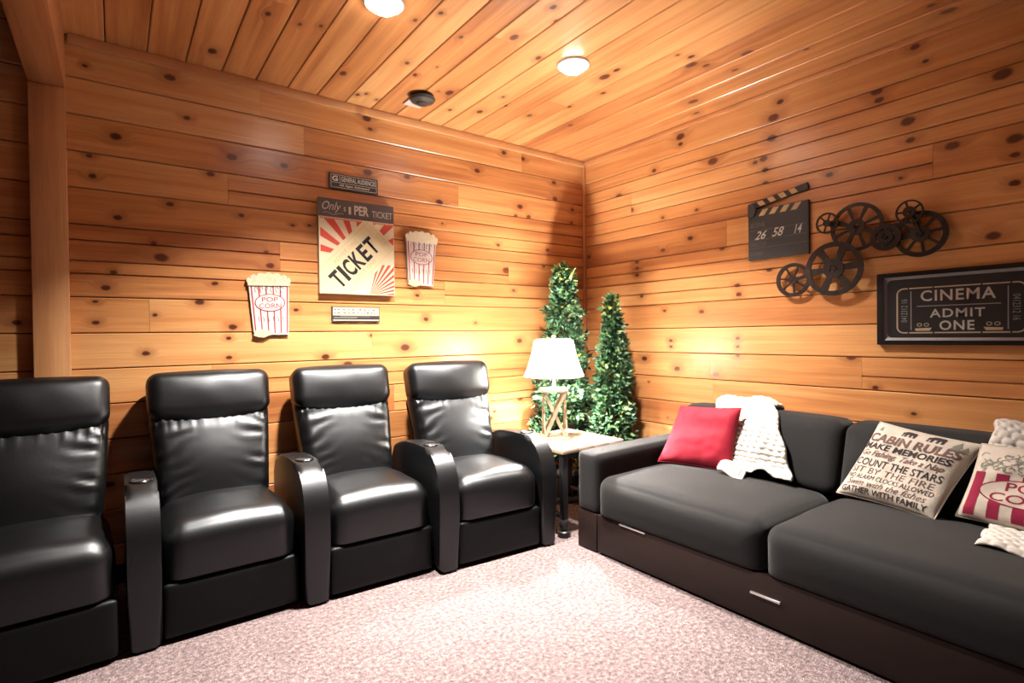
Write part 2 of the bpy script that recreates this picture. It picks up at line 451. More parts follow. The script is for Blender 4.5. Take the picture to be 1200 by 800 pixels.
M['cream_paint'] = plain('cream_print', srgb(196, 183, 150), 0.6, 0.3, var=0.05)
M['paper'] = plain('ivory_print', srgb(194, 181, 156), 0.6, 0.3, var=0.04)
M['red_print'] = plain('brick_red_print', srgb(175, 61, 48), 0.6, 0.3)
M['pink_print'] = plain('rose_red_print', srgb(150, 44, 54), 0.6, 0.3)
M['black_print'] = plain('black_print', srgb(24, 24, 26), 0.6, 0.3)
M['chalk_board'] = plain('chalkboard_print', srgb(70, 60, 60), 0.7, 0.3, var=0.15, scale=30)
M['chalk'] = plain('chalk_lettering', srgb(178, 169, 156), 0.8, 0.2, var=0.15, scale=80)
M['sign_black'] = plain('black_sign_board', srgb(44, 42, 44), 0.6, 0.3, var=0.15, scale=40)
M['clap'] = plain('black_slate_board', srgb(34, 33, 36), 0.5, 0.4, var=0.15, scale=40)
M['clap_grey'] = plain('grey_slate_print', srgb(92, 82, 84), 0.6, 0.3)
M['clap_tan'] = plain('worn_cream_print', srgb(183, 158, 119), 0.6, 0.3, var=0.15, scale=60)
M['iron'] = plain('dark_bronze_iron', srgb(44, 36, 33), 0.42, 0.5, metal=0.55, var=0.25, scale=40)
M['frame_black'] = plain('gloss_black_frame', srgb(14, 14, 17), 0.3, 0.5)
M['mat_black'] = plain('black_picture_mat', srgb(26, 25, 28), 0.4, 0.4)
M['silver'] = plain('silver_fillet', srgb(126, 124, 126), 0.4, 0.5, var=0.2, scale=60)
M['gold'] = plain('pale_gold_print', srgb(165, 149, 126), 0.55, 0.4)
M['lettering'] = plain('silver_white_lettering', srgb(165, 160, 156), 0.5, 0.4, var=0.12, scale=40)
M['table_top'] = plain('greyed_oak', srgb(183, 160, 140), 0.5, 0.4, var=0.15, scale=18)
M['piping'] = plain('grey_beige_piping', srgb(140, 130, 121), 0.8, 0.2)
M['black_metal'] = plain('black_metal', srgb(36, 35, 38), 0.45, 0.5, metal=0.4)
M['whitewash'] = plain('whitewashed_wood', srgb(171, 155, 134), 0.7, 0.3, var=0.12, scale=50, bump=0.3, bscale=120)
M['black_plastic'] = plain('black_plastic', srgb(44, 42, 40), 0.45, 0.5)
M['trunk'] = plain('brown_stem', srgb(78, 56, 40), 0.9, 0.2)

def foliage_mat():
    m, nt, b = new_mat('evergreen_leaves')
    g = N(nt, 'ShaderNodeNewGeometry')
    r = N(nt, 'ShaderNodeValToRGB')
    r.color_ramp.elements[0].color = srgb(24, 50, 32)
    r.color_ramp.elements[1].color = srgb(96, 122, 76)
    e = r.color_ramp.elements.new(0.55); e.color = srgb(42, 78, 52)
    nt.links.new(g.outputs['Random Per Island'], r.inputs[0])
    nt.links.new(r.outputs[0], b.inputs['Base Color'])
    b.inputs['Roughness'].default_value = 0.5
    b.inputs['Specular IOR Level'].default_value = 0.4
    return m
M['leaf'] = foliage_mat()
M['leaf_tip'] = plain('yellow_green_leaves', srgb(120, 128, 66), 0.5, 0.4, var=0.2, scale=60)

def carpet_mat():
    m, nt, b = new_mat('flecked_mauve_carpet')
    L = nt.links.new
    tc = N(nt, 'ShaderNodeTexCoord')
    n1 = N(nt, 'ShaderNodeTexNoise', i_Scale=62.0, i_Detail=5.0, i_Roughness=0.7)
    n2 = N(nt, 'ShaderNodeTexNoise', i_Scale=7.0, i_Detail=3.0)
    n3 = N(nt, 'ShaderNodeTexVoronoi', i_Scale=150.0)
    for n in (n1, n2, n3): L(tc.outputs['Object'], n.inputs['Vector'])
    r = N(nt, 'ShaderNodeValToRGB')
    r.color_ramp.elements[0].position = 0.36; r.color_ramp.elements[0].color = srgb(84, 72, 74)
    r.color_ramp.elements[1].position = 0.64; r.color_ramp.elements[1].color = srgb(138, 124, 124)
    e = r.color_ramp.elements.new(0.5); e.color = srgb(110, 97, 98)
    L(n1.outputs['Fac'], r.inputs[0])
    mx = N(nt, 'ShaderNodeMix', data_type='RGBA', blend_type='MULTIPLY'); mx.inputs[0].default_value = 0.5
    mr = N(nt, 'ShaderNodeMapRange'); mr.inputs[1].default_value = 0.3; mr.inputs[2].default_value = 0.7; mr.inputs[3].default_value = 0.8; mr.inputs[4].default_value = 1.1
    L(n2.outputs['Fac'], mr.inputs[0])
    L(r.outputs[0], mx.inputs[6]); L(mr.outputs[0], mx.inputs[7])
    L(mx.outputs[2], b.inputs['Base Color'])
    b.inputs['Roughness'].default_value = 1.0
    b.inputs['Specular IOR Level'].default_value = 0.1
    ad = N(nt, 'ShaderNodeMath', operation='ADD'); L(n1.outputs['Fac'], ad.inputs[0]); L(n3.outputs['Distance'], ad.inputs[1])
    bp = N(nt, 'ShaderNodeBump', i_Strength=0.55, i_Distance=0.012); L(ad.outputs[0], bp.inputs['Height']); L(bp.outputs[0], b.inputs['Normal'])
    return m
M['carpet'] = carpet_mat()

def shade_mat():
    m, nt, b = new_mat('white_lamp_shade_fabric')
    b.inputs['Base Color'].default_value = (0.78, 0.76, 0.72, 1)
    b.inputs['Roughness'].default_value = 0.9
    tr = N(nt, 'ShaderNodeBsdfTranslucent'); tr.inputs[0].default_value = (0.82, 0.78, 0.72, 1)
    mx = N(nt, 'ShaderNodeMixShader'); mx.inputs[0].default_value = 0.40
    tc = N(nt, 'ShaderNodeTexCoord'); nz = N(nt, 'ShaderNodeTexNoise', i_Scale=300.0)
    nt.links.new(tc.outputs['Object'], nz.inputs['Vector'])
    bp = N(nt, 'ShaderNodeBump', i_Strength=0.2, i_Distance=0.001)
    nt.links.new(nz.outputs['Fac'], bp.inputs['Height']); nt.links.new(bp.outputs[0], b.inputs['Normal'])
    nt.links.new(b.outputs[0], mx.inputs[1]); nt.links.new(tr.outputs[0], mx.inputs[2])
    nt.links.new(mx.outputs[0], nt.nodes['Material Output'].inputs[0])
    return m
M['shade'] = shade_mat()

def emit_mat(name, col, s):
    m, nt, b = new_mat(name)
    b.inputs['Base Color'].default_value = (0.9, 0.9, 0.9, 1)
    b.inputs['Emission Color'].default_value = col + (1,)
    b.inputs['Emission Strength'].default_value = s
    return m
M['can_lens'] = emit_mat('lit_can_lens', CAN_COL, 30.0)
M['bulb'] = emit_mat('lit_bulb', LAMP_COL, LAMP_L)

# ------------------------------------------------------------------ the room
PT = 0.018                                     # board thickness
def plank_mesh(length, width, groove=None, c=0.0035):
    prof = [(0.002, -PT), (0.002, -c), (0.002 + c, 0)]
    if groove: prof += [(groove - 0.004, 0), (groove - 0.002, -0.010), (groove + 0.002, -0.010), (groove + 0.004, 0)]
    prof += [(width - c - 0.002, 0), (width - 0.002, -c), (width - 0.002, -PT)]
    n = len(prof)
    e = 0.0006
    verts = [(e, v, d) for v, d in prof] + [(length - e, v, d) for v, d in prof]
    faces = [[i, i + 1, n + i + 1, n + i] for i in range(n - 1)] + [list(range(n)), list(range(n, 2 * n))[::-1]]
    bm = bmesh.new()
    bv = [bm.verts.new(p) for p in verts]
    for q in faces: bm.faces.new([bv[i] for i in q])
    bmesh.ops.recalc_face_normals(bm, faces=bm.faces[:])
    me = bpy.data.meshes.new('plank')
    bm.to_mesh(me)
    bm.free()
    return me

def frame_matrix(origin, u, v, n):
    o, u, v, n = Vector(origin), Vector(u), Vector(v), Vector(n)
    return Matrix(((u.x, v.x, n.x, o.x), (u.y, v.y, n.y, o.y), (u.z, v.z, n.z, o.z), (0, 0, 0, 1)))

def lay_planks(parent, rows, knots, to_matrix, mat, seed):
    """rows: (v0, v1, [u breaks], {segment index: groove height}); knots in (u, v, radius)"""
    rr = random.Random(seed)
    for v0, v1, br, gr in rows:
        for i in range(len(br) - 1):
            a, bb = br[i], br[i + 1]
            g = gr.get(i)
            me = plank_mesh(bb - a, v1 - v0, (g - v0) if g else None)
            o = link('plank', me, mat, parent, False)
            o.matrix_world = to_matrix(a, v0)
            mine = [k for k in knots if a <= k[0] < bb and v0 <= k[1] < v1]
            if not mine:
                t = a + rr.random() * 0.8
                while t < bb and len(mine) < 5:
                    mine.append((t, v0 + (0.2 + 0.6 * rr.random()) * (v1 - v0), 0.007 + 0.011 * rr.random()))
                    t += 0.5 + rr.random() * 0.9
            mine.sort(key=lambda k: -k[2])
            for j in range(NK):
                if j < len(mine): o['k%d' % j] = [mine[j][0] - a, mine[j][1] - v0, mine[j][2]]
                else: o['k%d' % j] = [-9.0, -9.0, 0.001]

ZR = [2.345 - 0.1662 * k for k in range(14)] + [0.0]

def slab(name, x0, x1, y0, y1, z0, z1, mat):
    return tag(box(name, x0, x1, y0, y1, z0, z1, mat, None, 0), kind='structure')

floor = slab('floor', X0 - 0.05, XW + 0.05, Y0 - 0.05, YW + 0.05, -0.06, 0.0, M['carpet'])
ceiling = slab('ceiling', X0 - 0.05, XW + 0.05, Y0 - 0.05, YW + 0.05, H + PT, H + 0.08, M['backing'])
wall_left = slab('wall_left', X0, XW, YW + PT, YW + 0.08, 0, H, M['backing'])
wall_right = slab('wall_right', XW + PT, XW + 0.08, Y0, YW, 0, H, M['backing'])
wall_back = slab('wall_back', X0, XW, Y0 - 0.08, Y0 - PT, 0, H, M['backing'])
wall_side = slab('wall_side', X0 - 0.08, X0 - PT, Y0, YW, 0, H, M['backing'])

# left wall rows from the top down, breaks in x
LB = [[X0, 0.655, 2.43, XW], [X0, 0.88, XW], [X0, -0.6, 1.885, XW], [X0, 0.49, XW], [X0, 1.05, XW], [X0, 0.74, 2.3, XW], [X0, -0.9, 1.77, XW], [X0, 0.137, XW], [X0, 1.262, XW], [X0, 0.4, 2.0, XW], [X0, 1.4, XW], [X0, 0.2, XW], [X0, 1.0, XW], [X0, XW], [X0, XW]]
LG = {3: {1: 1.923}, 4: {1: 1.757}, 5: {0: 1.608, 1: 1.580}, 6: {1: 1.456, 2: 1.42}, 9: {1: 0.93, 2: 0.905}, 10: {1: 0.74}}
rows = []
for i in range(15):
    top = H if i == 0 else ZR[i - 1]
    rows.append((ZR[i], top, LB[i], LG.get(i, {})))
lay_planks(wall_left, rows, KNOTS_LEFT, lambda u, v: frame_matrix((u, YW, v), (1, 0, 0), (0, 0, 1), (0, -1, 0)), M['pine'], 3)
# right wall, u = -y
RB = [[-YW, -0.4, -Y0], [-YW, -0.2, -Y0], [-YW, -2.66, 0.3, -Y0], [-YW, -0.853, -Y0], [-YW, -1.9, -Y0], [-YW, -1.75, -0.825, -Y0], [-YW, -1.35, -Y0], [-YW, 0.1, -Y0], [-YW, -0.3, -Y0], [-YW, -1.151, -Y0], [-YW, -2.0, -0.2, -Y0], [-YW, -1.0, -Y0], [-YW, -0.5, -Y0], [-YW, -Y0], [-YW, -Y0]]
RG = {1: {0: 2.262}, 2: {0: 2.09, 1: 2.087}, 3: {0: 1.922}, 5: {0: 1.592}, 6: {0: 1.43}, 9: {1: 0.918}}
rows = []
for i in range(15):
    top = H if i == 0 else ZR[i - 1]
    rows.append((ZR[i], top, RB[i], RG.get(i, {})))
lay_planks(wall_right, rows, KNOTS_RIGHT, lambda u, v: frame_matrix((XW, -u, v), (0, -1, 0), (0, 0, 1), (-1, 0, 0)), M['pine'], 5)
rows = [(ZR[i], H if i == 0 else ZR[i - 1], [X0, XW], {}) for i in range(15)]
lay_planks(wall_back, rows, [], lambda u, v: frame_matrix((XW + X0 - u, Y0, v), (-1, 0, 0), (0, 0, 1), (0, 1, 0)), M['pine'], 8)
rows = [(ZR[i], H if i == 0 else ZR[i - 1], [Y0, YW], {}) for i in range(15)]
lay_planks(wall_side, rows, [], lambda u, v: frame_matrix((X0, u, v), (0, 1, 0), (0, 0, 1), (1, 0, 0)), M['pine'], 9)
# ceiling boards run parallel to the right wall, u = y, v = x
CB = {1.43: [Y0, 2.06, YW], 1.91: [Y0, 1.2, YW], 2.075: [Y0, 2.44, YW], 0.47: [Y0, 2.36, YW], 1.107: [Y0, 1.3, YW]}
xs = [0.63 + 0.1608 * k for k in range(-14, 16)]
xs = [X0] + [x for x in xs if X0 + 0.05 < x < XW - 0.03] + [XW]
rows = []
for i in range(len(xs) - 1):
    br = [Y0, YW]
    for k, q in CB.items():
        if abs(k - xs[i]) < 0.05: br = q
    rows.append((xs[i], xs[i + 1], br, {}))
lay_planks(ceiling, rows, KNOTS_CEILING, lambda u, v: frame_matrix((v, u, H), (0, 1, 0), (1, 0, 0), (0, 0, -1)), M['pine'], 11)

# trims: ceiling strips, corner strip, post and beam
def trim(name, x0, x1, y0, y1, z0, z1, axis):
    """a strip whose mesh runs along its own x so the grain follows it"""
    d = {'x': (x1 - x0, y1 - y0, z1 - z0), 'y': (y1 - y0, x1 - x0, z1 - z0), 'z': (z1 - z0, x1 - x0, y1 - y0)}[axis]
    mw = {'x': frame_matrix((x0, y0, z0), (1, 0, 0), (0, 1, 0), (0, 0, 1)),
          'y': frame_matrix((x1, y0, z0), (0, 1, 0), (-1, 0, 0), (0, 0, 1)),
          'z': frame_matrix((x0, y0, z0), (0, 0, 1), (1, 0, 0), (0, 1, 0))}[axis]
    o = box(name, 0, d[0], 0, d[1], 0, d[2], M['pine_trim'], None, 0.004)
    o.matrix_world = mw
    for j in range(NK): o['k%d' % j] = [-9.0, -9.0, 0.001]
    o['k0'] = [d[0] * 0.42, d[1] * 0.55, 0.009]
    return tag(o, kind='structure')
trim('trim_1', -0.15, XW, YW - 0.022, YW - 0.001, 2.483, H - 0.001, 'x')
trim('trim_2', XW - 0.02, XW - 0.001, Y0, YW - 0.022, 2.500, H - 0.001, 'y')
trim('trim_3', XW - 0.022, XW - 0.001, YW - 0.022, YW - 0.001, 0.001, 2.483, 'z')
trim('trim_4', -0.285, -0.160, YW - 0.05, YW - 0.001, 0.001, 2.268, 'z')      # post
trim('trim_5', -0.285, -0.160, Y0, YW - 0.001, 2.270, H - 0.001, 'y')         # beam
tag(box('baseboard_left', -0.155, 2.4, YW - 0.014, YW - 0.001, 0.001, 0.09, M['backing'], None, 0.003), kind='structure')

# ------------------------------------------------------------------ recessed ceiling lights
def can_light(x, y, label):
    t = thing('recessed_light', label, 'ceiling light', (x, y, H), 0, 'recessed ceiling lights')
    v, f = lathe([(0.066, -0.001), (0.084, -0.001), (0.084, -0.006), (0.078, -0.010), (0.066, -0.008), (0.064, -0.001)], 32)
    obj('trim_ring', v, f[:-2], M['white_paint'], t, 40)
    v, f = lathe([(0.062, -0.0005), (0.062, -0.012), (0.056, -0.024), (0.042, -0.034), (0.022, -0.040), (0.001, -0.041)], 32)  # bulge added to the lit lens, giving its glare a round shape
    obj('glare_dome', v, f, M['can_lens'], t, True)
    ld = bpy.data.lights.new('can_lamp', 'AREA')
    ld.shape = 'DISK'; ld.size = 0.12; ld.energy = CAN_W; ld.color = CAN_COL
    ld.spread = math.radians(110)
    lo = bpy.data.objects.new('can_lamp', ld)
    COL.objects.link(lo)
    lo.parent = t
    lo.location = (0, 0, -0.044)
    return t
can_light(0.92, 2.11, 'lit recessed ceiling light above the middle recliners')
can_light(1.915, 2.04, 'lit recessed ceiling light near the corner above the sofa arm')

# ceiling dome
t = thing('ceiling_speaker', 'small black round dome device with a white plate on the pine ceiling', 'ceiling sensor', (1.445, 2.80, H))
v, f = lathe([(0.03, 0.0), (0.03, -0.012), (0.070, -0.014), (0.074, -0.022), (0.066, -0.034), (0.035, -0.044), (0.030, -0.052), (0.012, -0.056), (0.001, -0.056)], 32)
obj('dome', v, f, M['black_plastic'], t, 35)
box('mounting_plate', -0.05, 0.06, 0.045, 0.150, -0.010, 0.0, M['white_paint'], t, 0.003)

# ------------------------------------------------------------------ recliners
SW = 0.245                                     # half seat width
def recliner(loc, rz, label, right_arm=False, aw=0.105):
    t = thing('recliner', label, 'recliner', loc, rz, 'black leather recliners in the theatre row')
    box('base', -SW - 0.004, SW + 0.004, 0.05, 0.66, 0.02, 0.26, M['leather_dark'], t, 0.01)
    # footrest panel below the seat
    def dfo(p, k):
        p = p.copy()
        if k[1] < 0: p.y -= 0.008 * (1 - k[0] ** 4) * (1 - k[2] ** 2)
        return p + Vector((0, 0.026, 0.122))
    v, f = soft(SW, 0.026, 0.104, 0.014, (14, 4, 10), dfo)
    obj('footrest', v, f, M['leather_dark'], t, True)
    # seat cushion: crowned, rolled over the front edge
    def dse(p, k):
        a, b_, c = k
        p = p.copy()
        fr = max(0.0, -b_)
        if c > -0.5:
            p.z += 0.032 * (1 - a * a) * (1 - 0.5 * b_ * b_) * (c + 1) / 2
            p.z -= 0.020 * max(0, b_) * (c + 1) / 2
        if b_ < -0.9: p.y -= 0.008 * (1 - a ** 4) * (1 - c * c)
        w = Vector((p.x * 9, p.y * 9, p.z * 9))
        if c > 0: p.z += 0.0035 * mnoise.noise(w)
        return p + Vector((0, 0.288, 0.331))
    v, f = soft(SW, 0.290, 0.104, 0.075, (30, 30, 16), dse, 0.008)
    obj('seat', v, f, M['leather'], t, True)
    # back, leaning: local frame along the lean
    lean = math.radians(18)
    ca, sa = math.cos(lean), math.sin(lean)
    org = Vector((0, 0.475, 0.365))
    def up_(x, yy, zz):                        # zz along the back, yy through it
        return org + Vector((x, yy * ca + zz * sa, -yy * sa + zz * ca))
    def dlu(p, k):
        a, b_, c = k
        zz = p.z + 0.245
        wdt = 0.90 + 0.13 * (zz / 0.45)
        x = p.x * wdt
        yy = p.y
        if b_ < 0:
            yy -= 0.030 * (1 - a * a) * math.exp(-((zz - 0.20) / 0.18) ** 2)
            yy += 0.012 * max(0.0, (zz - 0.36) / 0.1)
            ed = abs(a) ** 2.2 * (1 - 0.5 * c * c)
            ph = zz * 105 + 9 * abs(a) + 3 * mnoise.noise(Vector((a * 2, zz * 9, 1.7)))
            yy += 0.0105 * ed * math.sin(ph) * (0.5 + mnoise.noise(Vector((zz * 14, a * 3, 5.0))) ) * (1 if abs(a) < 0.99 else 0.4)
            yy += 0.004 * math.exp(-((zz - 0.42) / 0.05) ** 2) * math.sin(a * 40 + 3 * mnoise.noise(Vector((a * 4, 2, 2))))
        return up_(x, yy, zz)
    v, f = soft(0.25, 0.075, 0.245, 0.055, (40, 8, 44), dlu)
    obj('lumbar_cushion', v, f, M['leather'], t, True)
    def dhe(p, k):
        a, b_, c = k
        zz = p.z + 0.53
        yy = p.y - 0.018
        if b_ < 0: yy -= 0.022 * (1 - a * a) * (1 - c * c)
        if c < 0: zz -= 0.030 * (1 - a * a) * (-c)
        if c > 0: zz += 0.008 * (1 - a * a) * c
        w = Vector((p.x * 10, p.y * 10, p.z * 10 + 3))
        yy += 0.003 * mnoise.noise(w)
        return up_(p.x * (1.0 + 0.01 * c), yy, zz)
    v, f = soft(0.262, 0.082, 0.108, 0.05, (28, 10, 16), dhe)
    obj('headrest', v, f, M['leather'], t, True)
    def dsh(p, k): return up_(p.x * (0.94 + 0.05 * k[2]), p.y + 0.075, p.z + 0.22)
    v, f = soft(0.25, 0.02, 0.23, 0.018, (10, 4, 10), dsh)
    obj('back_shell', v, f, M['leather_dark'], t, True)
    # arms: padded side panels that roll over at the front
    def arm(x0, x1, name='armrest'):
        prof = [(0.66, 0.012), (-0.012, 0.012), (-0.016, 0.28)]
        for k in range(11):
            w = math.pi / 2 * k / 10
            prof.append((0.165 - 0.181 * math.cos(w), 0.375 + 0.213 * math.sin(w)))
        prof += [(0.30, 0.586), (0.42, 0.578), (0.54, 0.560), (0.62, 0.53), (0.66, 0.46)]
        a = prism_obj(name, prof, x0, x1, lambda u, v_, d: (d, u, v_), M['leather'], t, 0.026, 4, 50)
        cx = (x0 + x1) / 2
        rr = min(0.040, (x1 - x0) * 0.40)
        v2, f2 = lathe([(rr * 0.80, -0.004), (rr * 0.80, 0.004), (rr * 0.92, 0.0065), (rr, 0.003), (rr, -0.006)], 28, mp=lambda p: p + Vector((cx, 0.20, 0.5885)))
        ring = obj('cup_holder', v2, f2[:-2], M['cup'], a, 40)
        v2, f2 = lathe([(0.001, 0.0005), (rr * 0.82, 0.0005), (rr * 0.82, -0.002), (0.001, -0.002)], 28, mp=lambda p: p + Vector((cx, 0.20, 0.590)))
        obj('cup_well', v2, f2, M['black_plastic'], a, 40)
        return a
    arm(-SW - aw - 0.003, -SW - 0.003)
    if right_arm: arm(SW + 0.003, SW + 0.003 + 0.095)
    return t
recliner((1.588, 2.262, 0), math.radians(-4), 'black leather recliner beside the side table, with an armrest on both sides', True)
recliner((0.985, 2.345, 0), math.radians(-2.0), 'black leather recliner second in the row from the side table')
recliner((0.374, 2.392, 0), math.radians(0.0), 'black leather recliner third in the row from the side table')
recliner((-0.252, 2.360, 0), math.radians(3.0), 'black leather recliner in front of the pine post, furthest from the side table')

# ------------------------------------------------------------------ sofa
sofa = thing('sofa', 'long charcoal fabric sofa on a dark wooden base against the plank wall', 'sofa', (2.5, 1.1, 0))
def sbox(name, x0, x1, y0, y1, z0, z1, mat, **kw):
    o = box(name, x0 - 2.5, x1 - 2.5, y0 - 1.1, y1 - 1.1, z0, z1, mat, sofa, **kw)
    return o
SY1, SY0 = 2.145, 0.06
sbox('base_frame', 2.045, 3.00, SY0 + 0.02, SY1 - 0.02, 0.004, 0.20, M['walnut'], bev=0.006)
for y0, y1 in ((2.005, SY1), (SY0, 0.20)): sbox('base_end', 2.012, 2.99, y0, y1, 0.003, 0.205, M['walnut'], bev=0.005)
dr = sbox('drawer_front', 2.014, 2.043, 0.204, 2.001, 0.012, 0.205, M['walnut'], bev=0.004)
def drh(y0, y1, z): 
    o = box('handle', 2.004 - 2.5, 2.014 - 2.5, y0 - 1.1, y1 - 1.1, z, z + 0.009, M['steel'], dr, bev=0.002)
drh(1.035, 1.155, 0.118)
drh(1.68, 1.84, 0.196)
for y0, y1 in ((2.0, SY1), (SY0, 0.205)):
    hy = (y1 - y0) / 2
    def dar(p, k):
        p = p.copy()
        if k[2] > 0: p.z += 0.006 * (1 - k[0] ** 2)
        return p + Vector((2.495 - 2.5, (y0 + y1) / 2 - 1.1, 0.362))
    v, f = soft(0.485, hy, 0.158, 0.026, (20, 8, 12), dar)
    obj('armrest', v, f, M['sofa'], sofa, True)
for y0, y1 in ((1.108, 1.998), (0.208, 1.102)):
    hy = (y1 - y0) / 2
    def dcu(p, k):
        a, b_, c = k
        p = p.copy()
        if c > 0:
            p.z += 0.028 * (1 - a * a) ** 0.8 * (1 - b_ ** 4) * c
        if a < -0.8: p.x -= 0.012 * (1 - b_ ** 4) * (1 - c * c)
        p.z += 0.004 * mnoise.noise(Vector((p.x * 5, p.y * 5 + y0, 1.0))) * (1 if c > 0 else 0)
        return p + Vector((2.325 - 2.5, (y0 + y1) / 2 - 1.1, 0.305))
    v, f = soft(0.325, hy, 0.100, 0.062, (26, 26, 14), dcu, 0.012)
    obj('seat_cushion', v, f, M['sofa'], sofa, True)
    def dbk(p, k):
        a, b_, c = k
        p = p.copy()
        if a < 0: p.x -= 0.03 * (1 - b_ * b_) * (1 - c * c)
        if c > 0: p.z += 0.008 * (1 - b_ ** 4)
        p.x += 0.28 * (p.z)                    # lean back
        return p + Vector((2.775 - 2.5, (y0 + y1) / 2 - 1.1, 0.555))
    v, f = soft(0.095, hy, 0.168, 0.05, (10, 26, 16), dbk)
    obj('back_cushion', v, f, M['sofa'], sofa, True)
sbox('back_frame', 2.905, 3.00, SY0 + 0.005, SY1 - 0.005, 0.20, 0.66, M['sofa'], bev=0.02, seg=4)

# ------------------------------------------------------------------ pillows
class Pillow:
    """cushion from four corners BL, BR, TR, TL; front() gives the face towards the room"""
    def __init__(s, bl, br, tr, tl, thick, seed):
        s.c = [Vector(p) for p in (bl, br, tr, tl)]
        s.t = thick
        s.seed = seed
        s.n = ((s.c[1] - s.c[0]).cross(s.c[3] - s.c[0])).normalized()
    def base(s, u, v):
        # pinched edges between the corners
        uu, vv = 2 * u - 1, 2 * v - 1
        pu = uu * (1 - 0.045 * (1 - vv * vv))
        pv = vv * (1 - 0.045 * (1 - uu * uu))
        u2, v2 = (pu + 1) / 2, (pv + 1) / 2
        return s.c[0] * (1 - u2) * (1 - v2) + s.c[1] * u2 * (1 - v2) + s.c[2] * u2 * v2 + s.c[3] * (1 - u2) * v2
    def bulge(s, u, v):
        uu, vv = 2 * u - 1, 2 * v - 1
        e = max(0.0, (1 - uu ** 4) * (1 - vv ** 4))
        w = mnoise.noise(Vector((u * 4, v * 4, s.seed))) * 0.20 + mnoise.noise(Vector((u * 9 + 4, v * 9, s.seed))) * 0.08
        return s.t * (e ** 0.62) * (1 + w)
    def face(s, u, v, off=0.0, side=1):
        return s.base(u, v) + s.n * side * (s.bulge(u, v) + off)
    def mesh(s, n=36):
        V, F, key = [], [], {}
        for side in (1, -1):
            for i in range(n + 1):
                for j in range(n + 1):
                    u, v = (1 - math.cos(math.pi * i / n)) / 2, (1 - math.cos(math.pi * j / n)) / 2
                    u, v = 0.5 * u + 0.5 * i / n, 0.5 * v + 0.5 * j / n
                    edge = i in (0, n) or j in (0, n)
                    if edge and side < 0: key[(side, i, j)] = key[(1, i, j)]; continue
                    key[(side, i, j)] = len(V)
                    V.append(s.face(u, v, 0, side))
            for i in range(n):
                for j in range(n):
                    q = [key[(side, i, j)], key[(side, i + 1, j)], key[(side, i + 1, j + 1)], key[(side, i, j + 1)]]
                    F.append(q if side > 0 else q[::-1])
        return V, F

def pillow(name, label, mat, P, parts=()):
    base = (P.c[0] + P.c[1]) / 2
    t = thing(name, label, 'pillow', base)
    v, f = P.mesh()
    obj('cover', [p - base for p in v], f, mat, t, True)
    # edge seam
    loop = [P.base(i / 20, 0) for i in range(20)] + [P.base(1, i / 20) for i in range(20)] + [P.base(1 - i / 20, 1) for i in range(20)] + [P.base(0, 1 - i / 20) for i in range(21)]
    v, f = tube([p - base for p in loop], 0.003, 6)
    obj('seam', v, f, mat, t, True)
    mp = lambda u, v_, d: P.face(min(1, max(0, u)), min(1, max(0, v_)), d) - base
    return t, mp

pr = Pillow((2.465, 1.965, 0.425), (2.560, 1.575, 0.425), (2.640, 1.560, 0.752), (2.665, 1.955, 0.722), 0.055, 1.0)
pillow('throw_pillow', 'plain red velvet throw pillow leaning in the corner of the sofa', M['red'], pr)

pc = Pillow((2.600, 1.082, 0.425), (2.515, 0.700, 0.420), (2.700, 0.590, 0.700), (2.705, 0.945, 0.748), 0.055, 2.0)
t, mp = pillow('throw_pillow', 'cream throw pillow printed with cabin rules lettering and bears', M['linen'], pc)
rowsT = [('CABIN RULES', 0.03, 0.95, 0.738, 0.855, 'ink_brown', 0.035, 0), ('MAKE MEMORIES', 0.03, 0.92, 0.64, 0.725, 'ink', 0.03, 0), ('Go Fishing, Take a Nap', 0.05, 0.90, 0.525, 0.625, 'ink_brown', 0.01, 0.35),
         ('COUNT THE STARS', 0.05, 0.93, 0.415, 0.51, 'ink', 0.01, 0), ('SIT BY THE FIRE', 0.05, 0.90, 0.315, 0.395, 'ink_brown', 0.0, 0), ('NO ALARM CLOCKS ALLOWED', 0.05, 0.93, 0.235, 0.295, 'ink', 0.0, 0),
         ('Swim with the fishes', 0.08, 0.90, 0.145, 0.225, 'ink_brown', 0.0, 0.35), ('GATHER WITH FAMILY', 0.05, 0.93, 0.05, 0.125, 'ink', 0.012, 0)]
for body, a, b_, c, d, mm, bo, sh in rowsT:
    inked('lettering', [text_in(body, a, b_, c, d, bold=bo, shear=sh)], mp, 0.0014, M[mm], t, 0.035)
def bear(cx, cy, w):
    P_ = [(-.5, .12), (-.47, .24), (-.36, .30), (-.30, .40), (-.10, .44), (.12, .42), (.34, .40), (.47, .28), (.48, .10), (.50, -.22), (.36, -.22), (.34, .02), (.22, .06), (.20, -.22), (.08, -.22), (.06, .08), (-.10, .08), (-.12, -.22), (-.24, -.22), (-.26, .06), (-.34, .05), (-.36, -.20), (-.46, -.20), (-.42, .10)]
    return poly2([(cx + x * w, cy + y * w * 0.8) for x, y in P_])
inked('bear_print', [bear(0.40, 0.912, 0.15), bear(0.66, 0.918, 0.17)], mp, 0.0016, M['ink'], t, 0.035)
tr_ = []
for cx, cy, s_ in ((0.86, 0.90, 0.14), (0.93, 0.87, 0.10), (0.10, 0.92, 0.07)):
    tr_ += [poly2([(cx - s_ * 0.4, cy - s_ * 0.4), (cx + s_ * 0.4, cy - s_ * 0.4), (cx, cy + s_ * 0.1)]), poly2([(cx - s_ * 0.3, cy - s_ * 0.1), (cx + s_ * 0.3, cy - s_ * 0.1), (cx, cy + s_ * 0.5)])]
inked('tree_print', tr_, mp, 0.0012, M['popgrey'], t, 0.035)

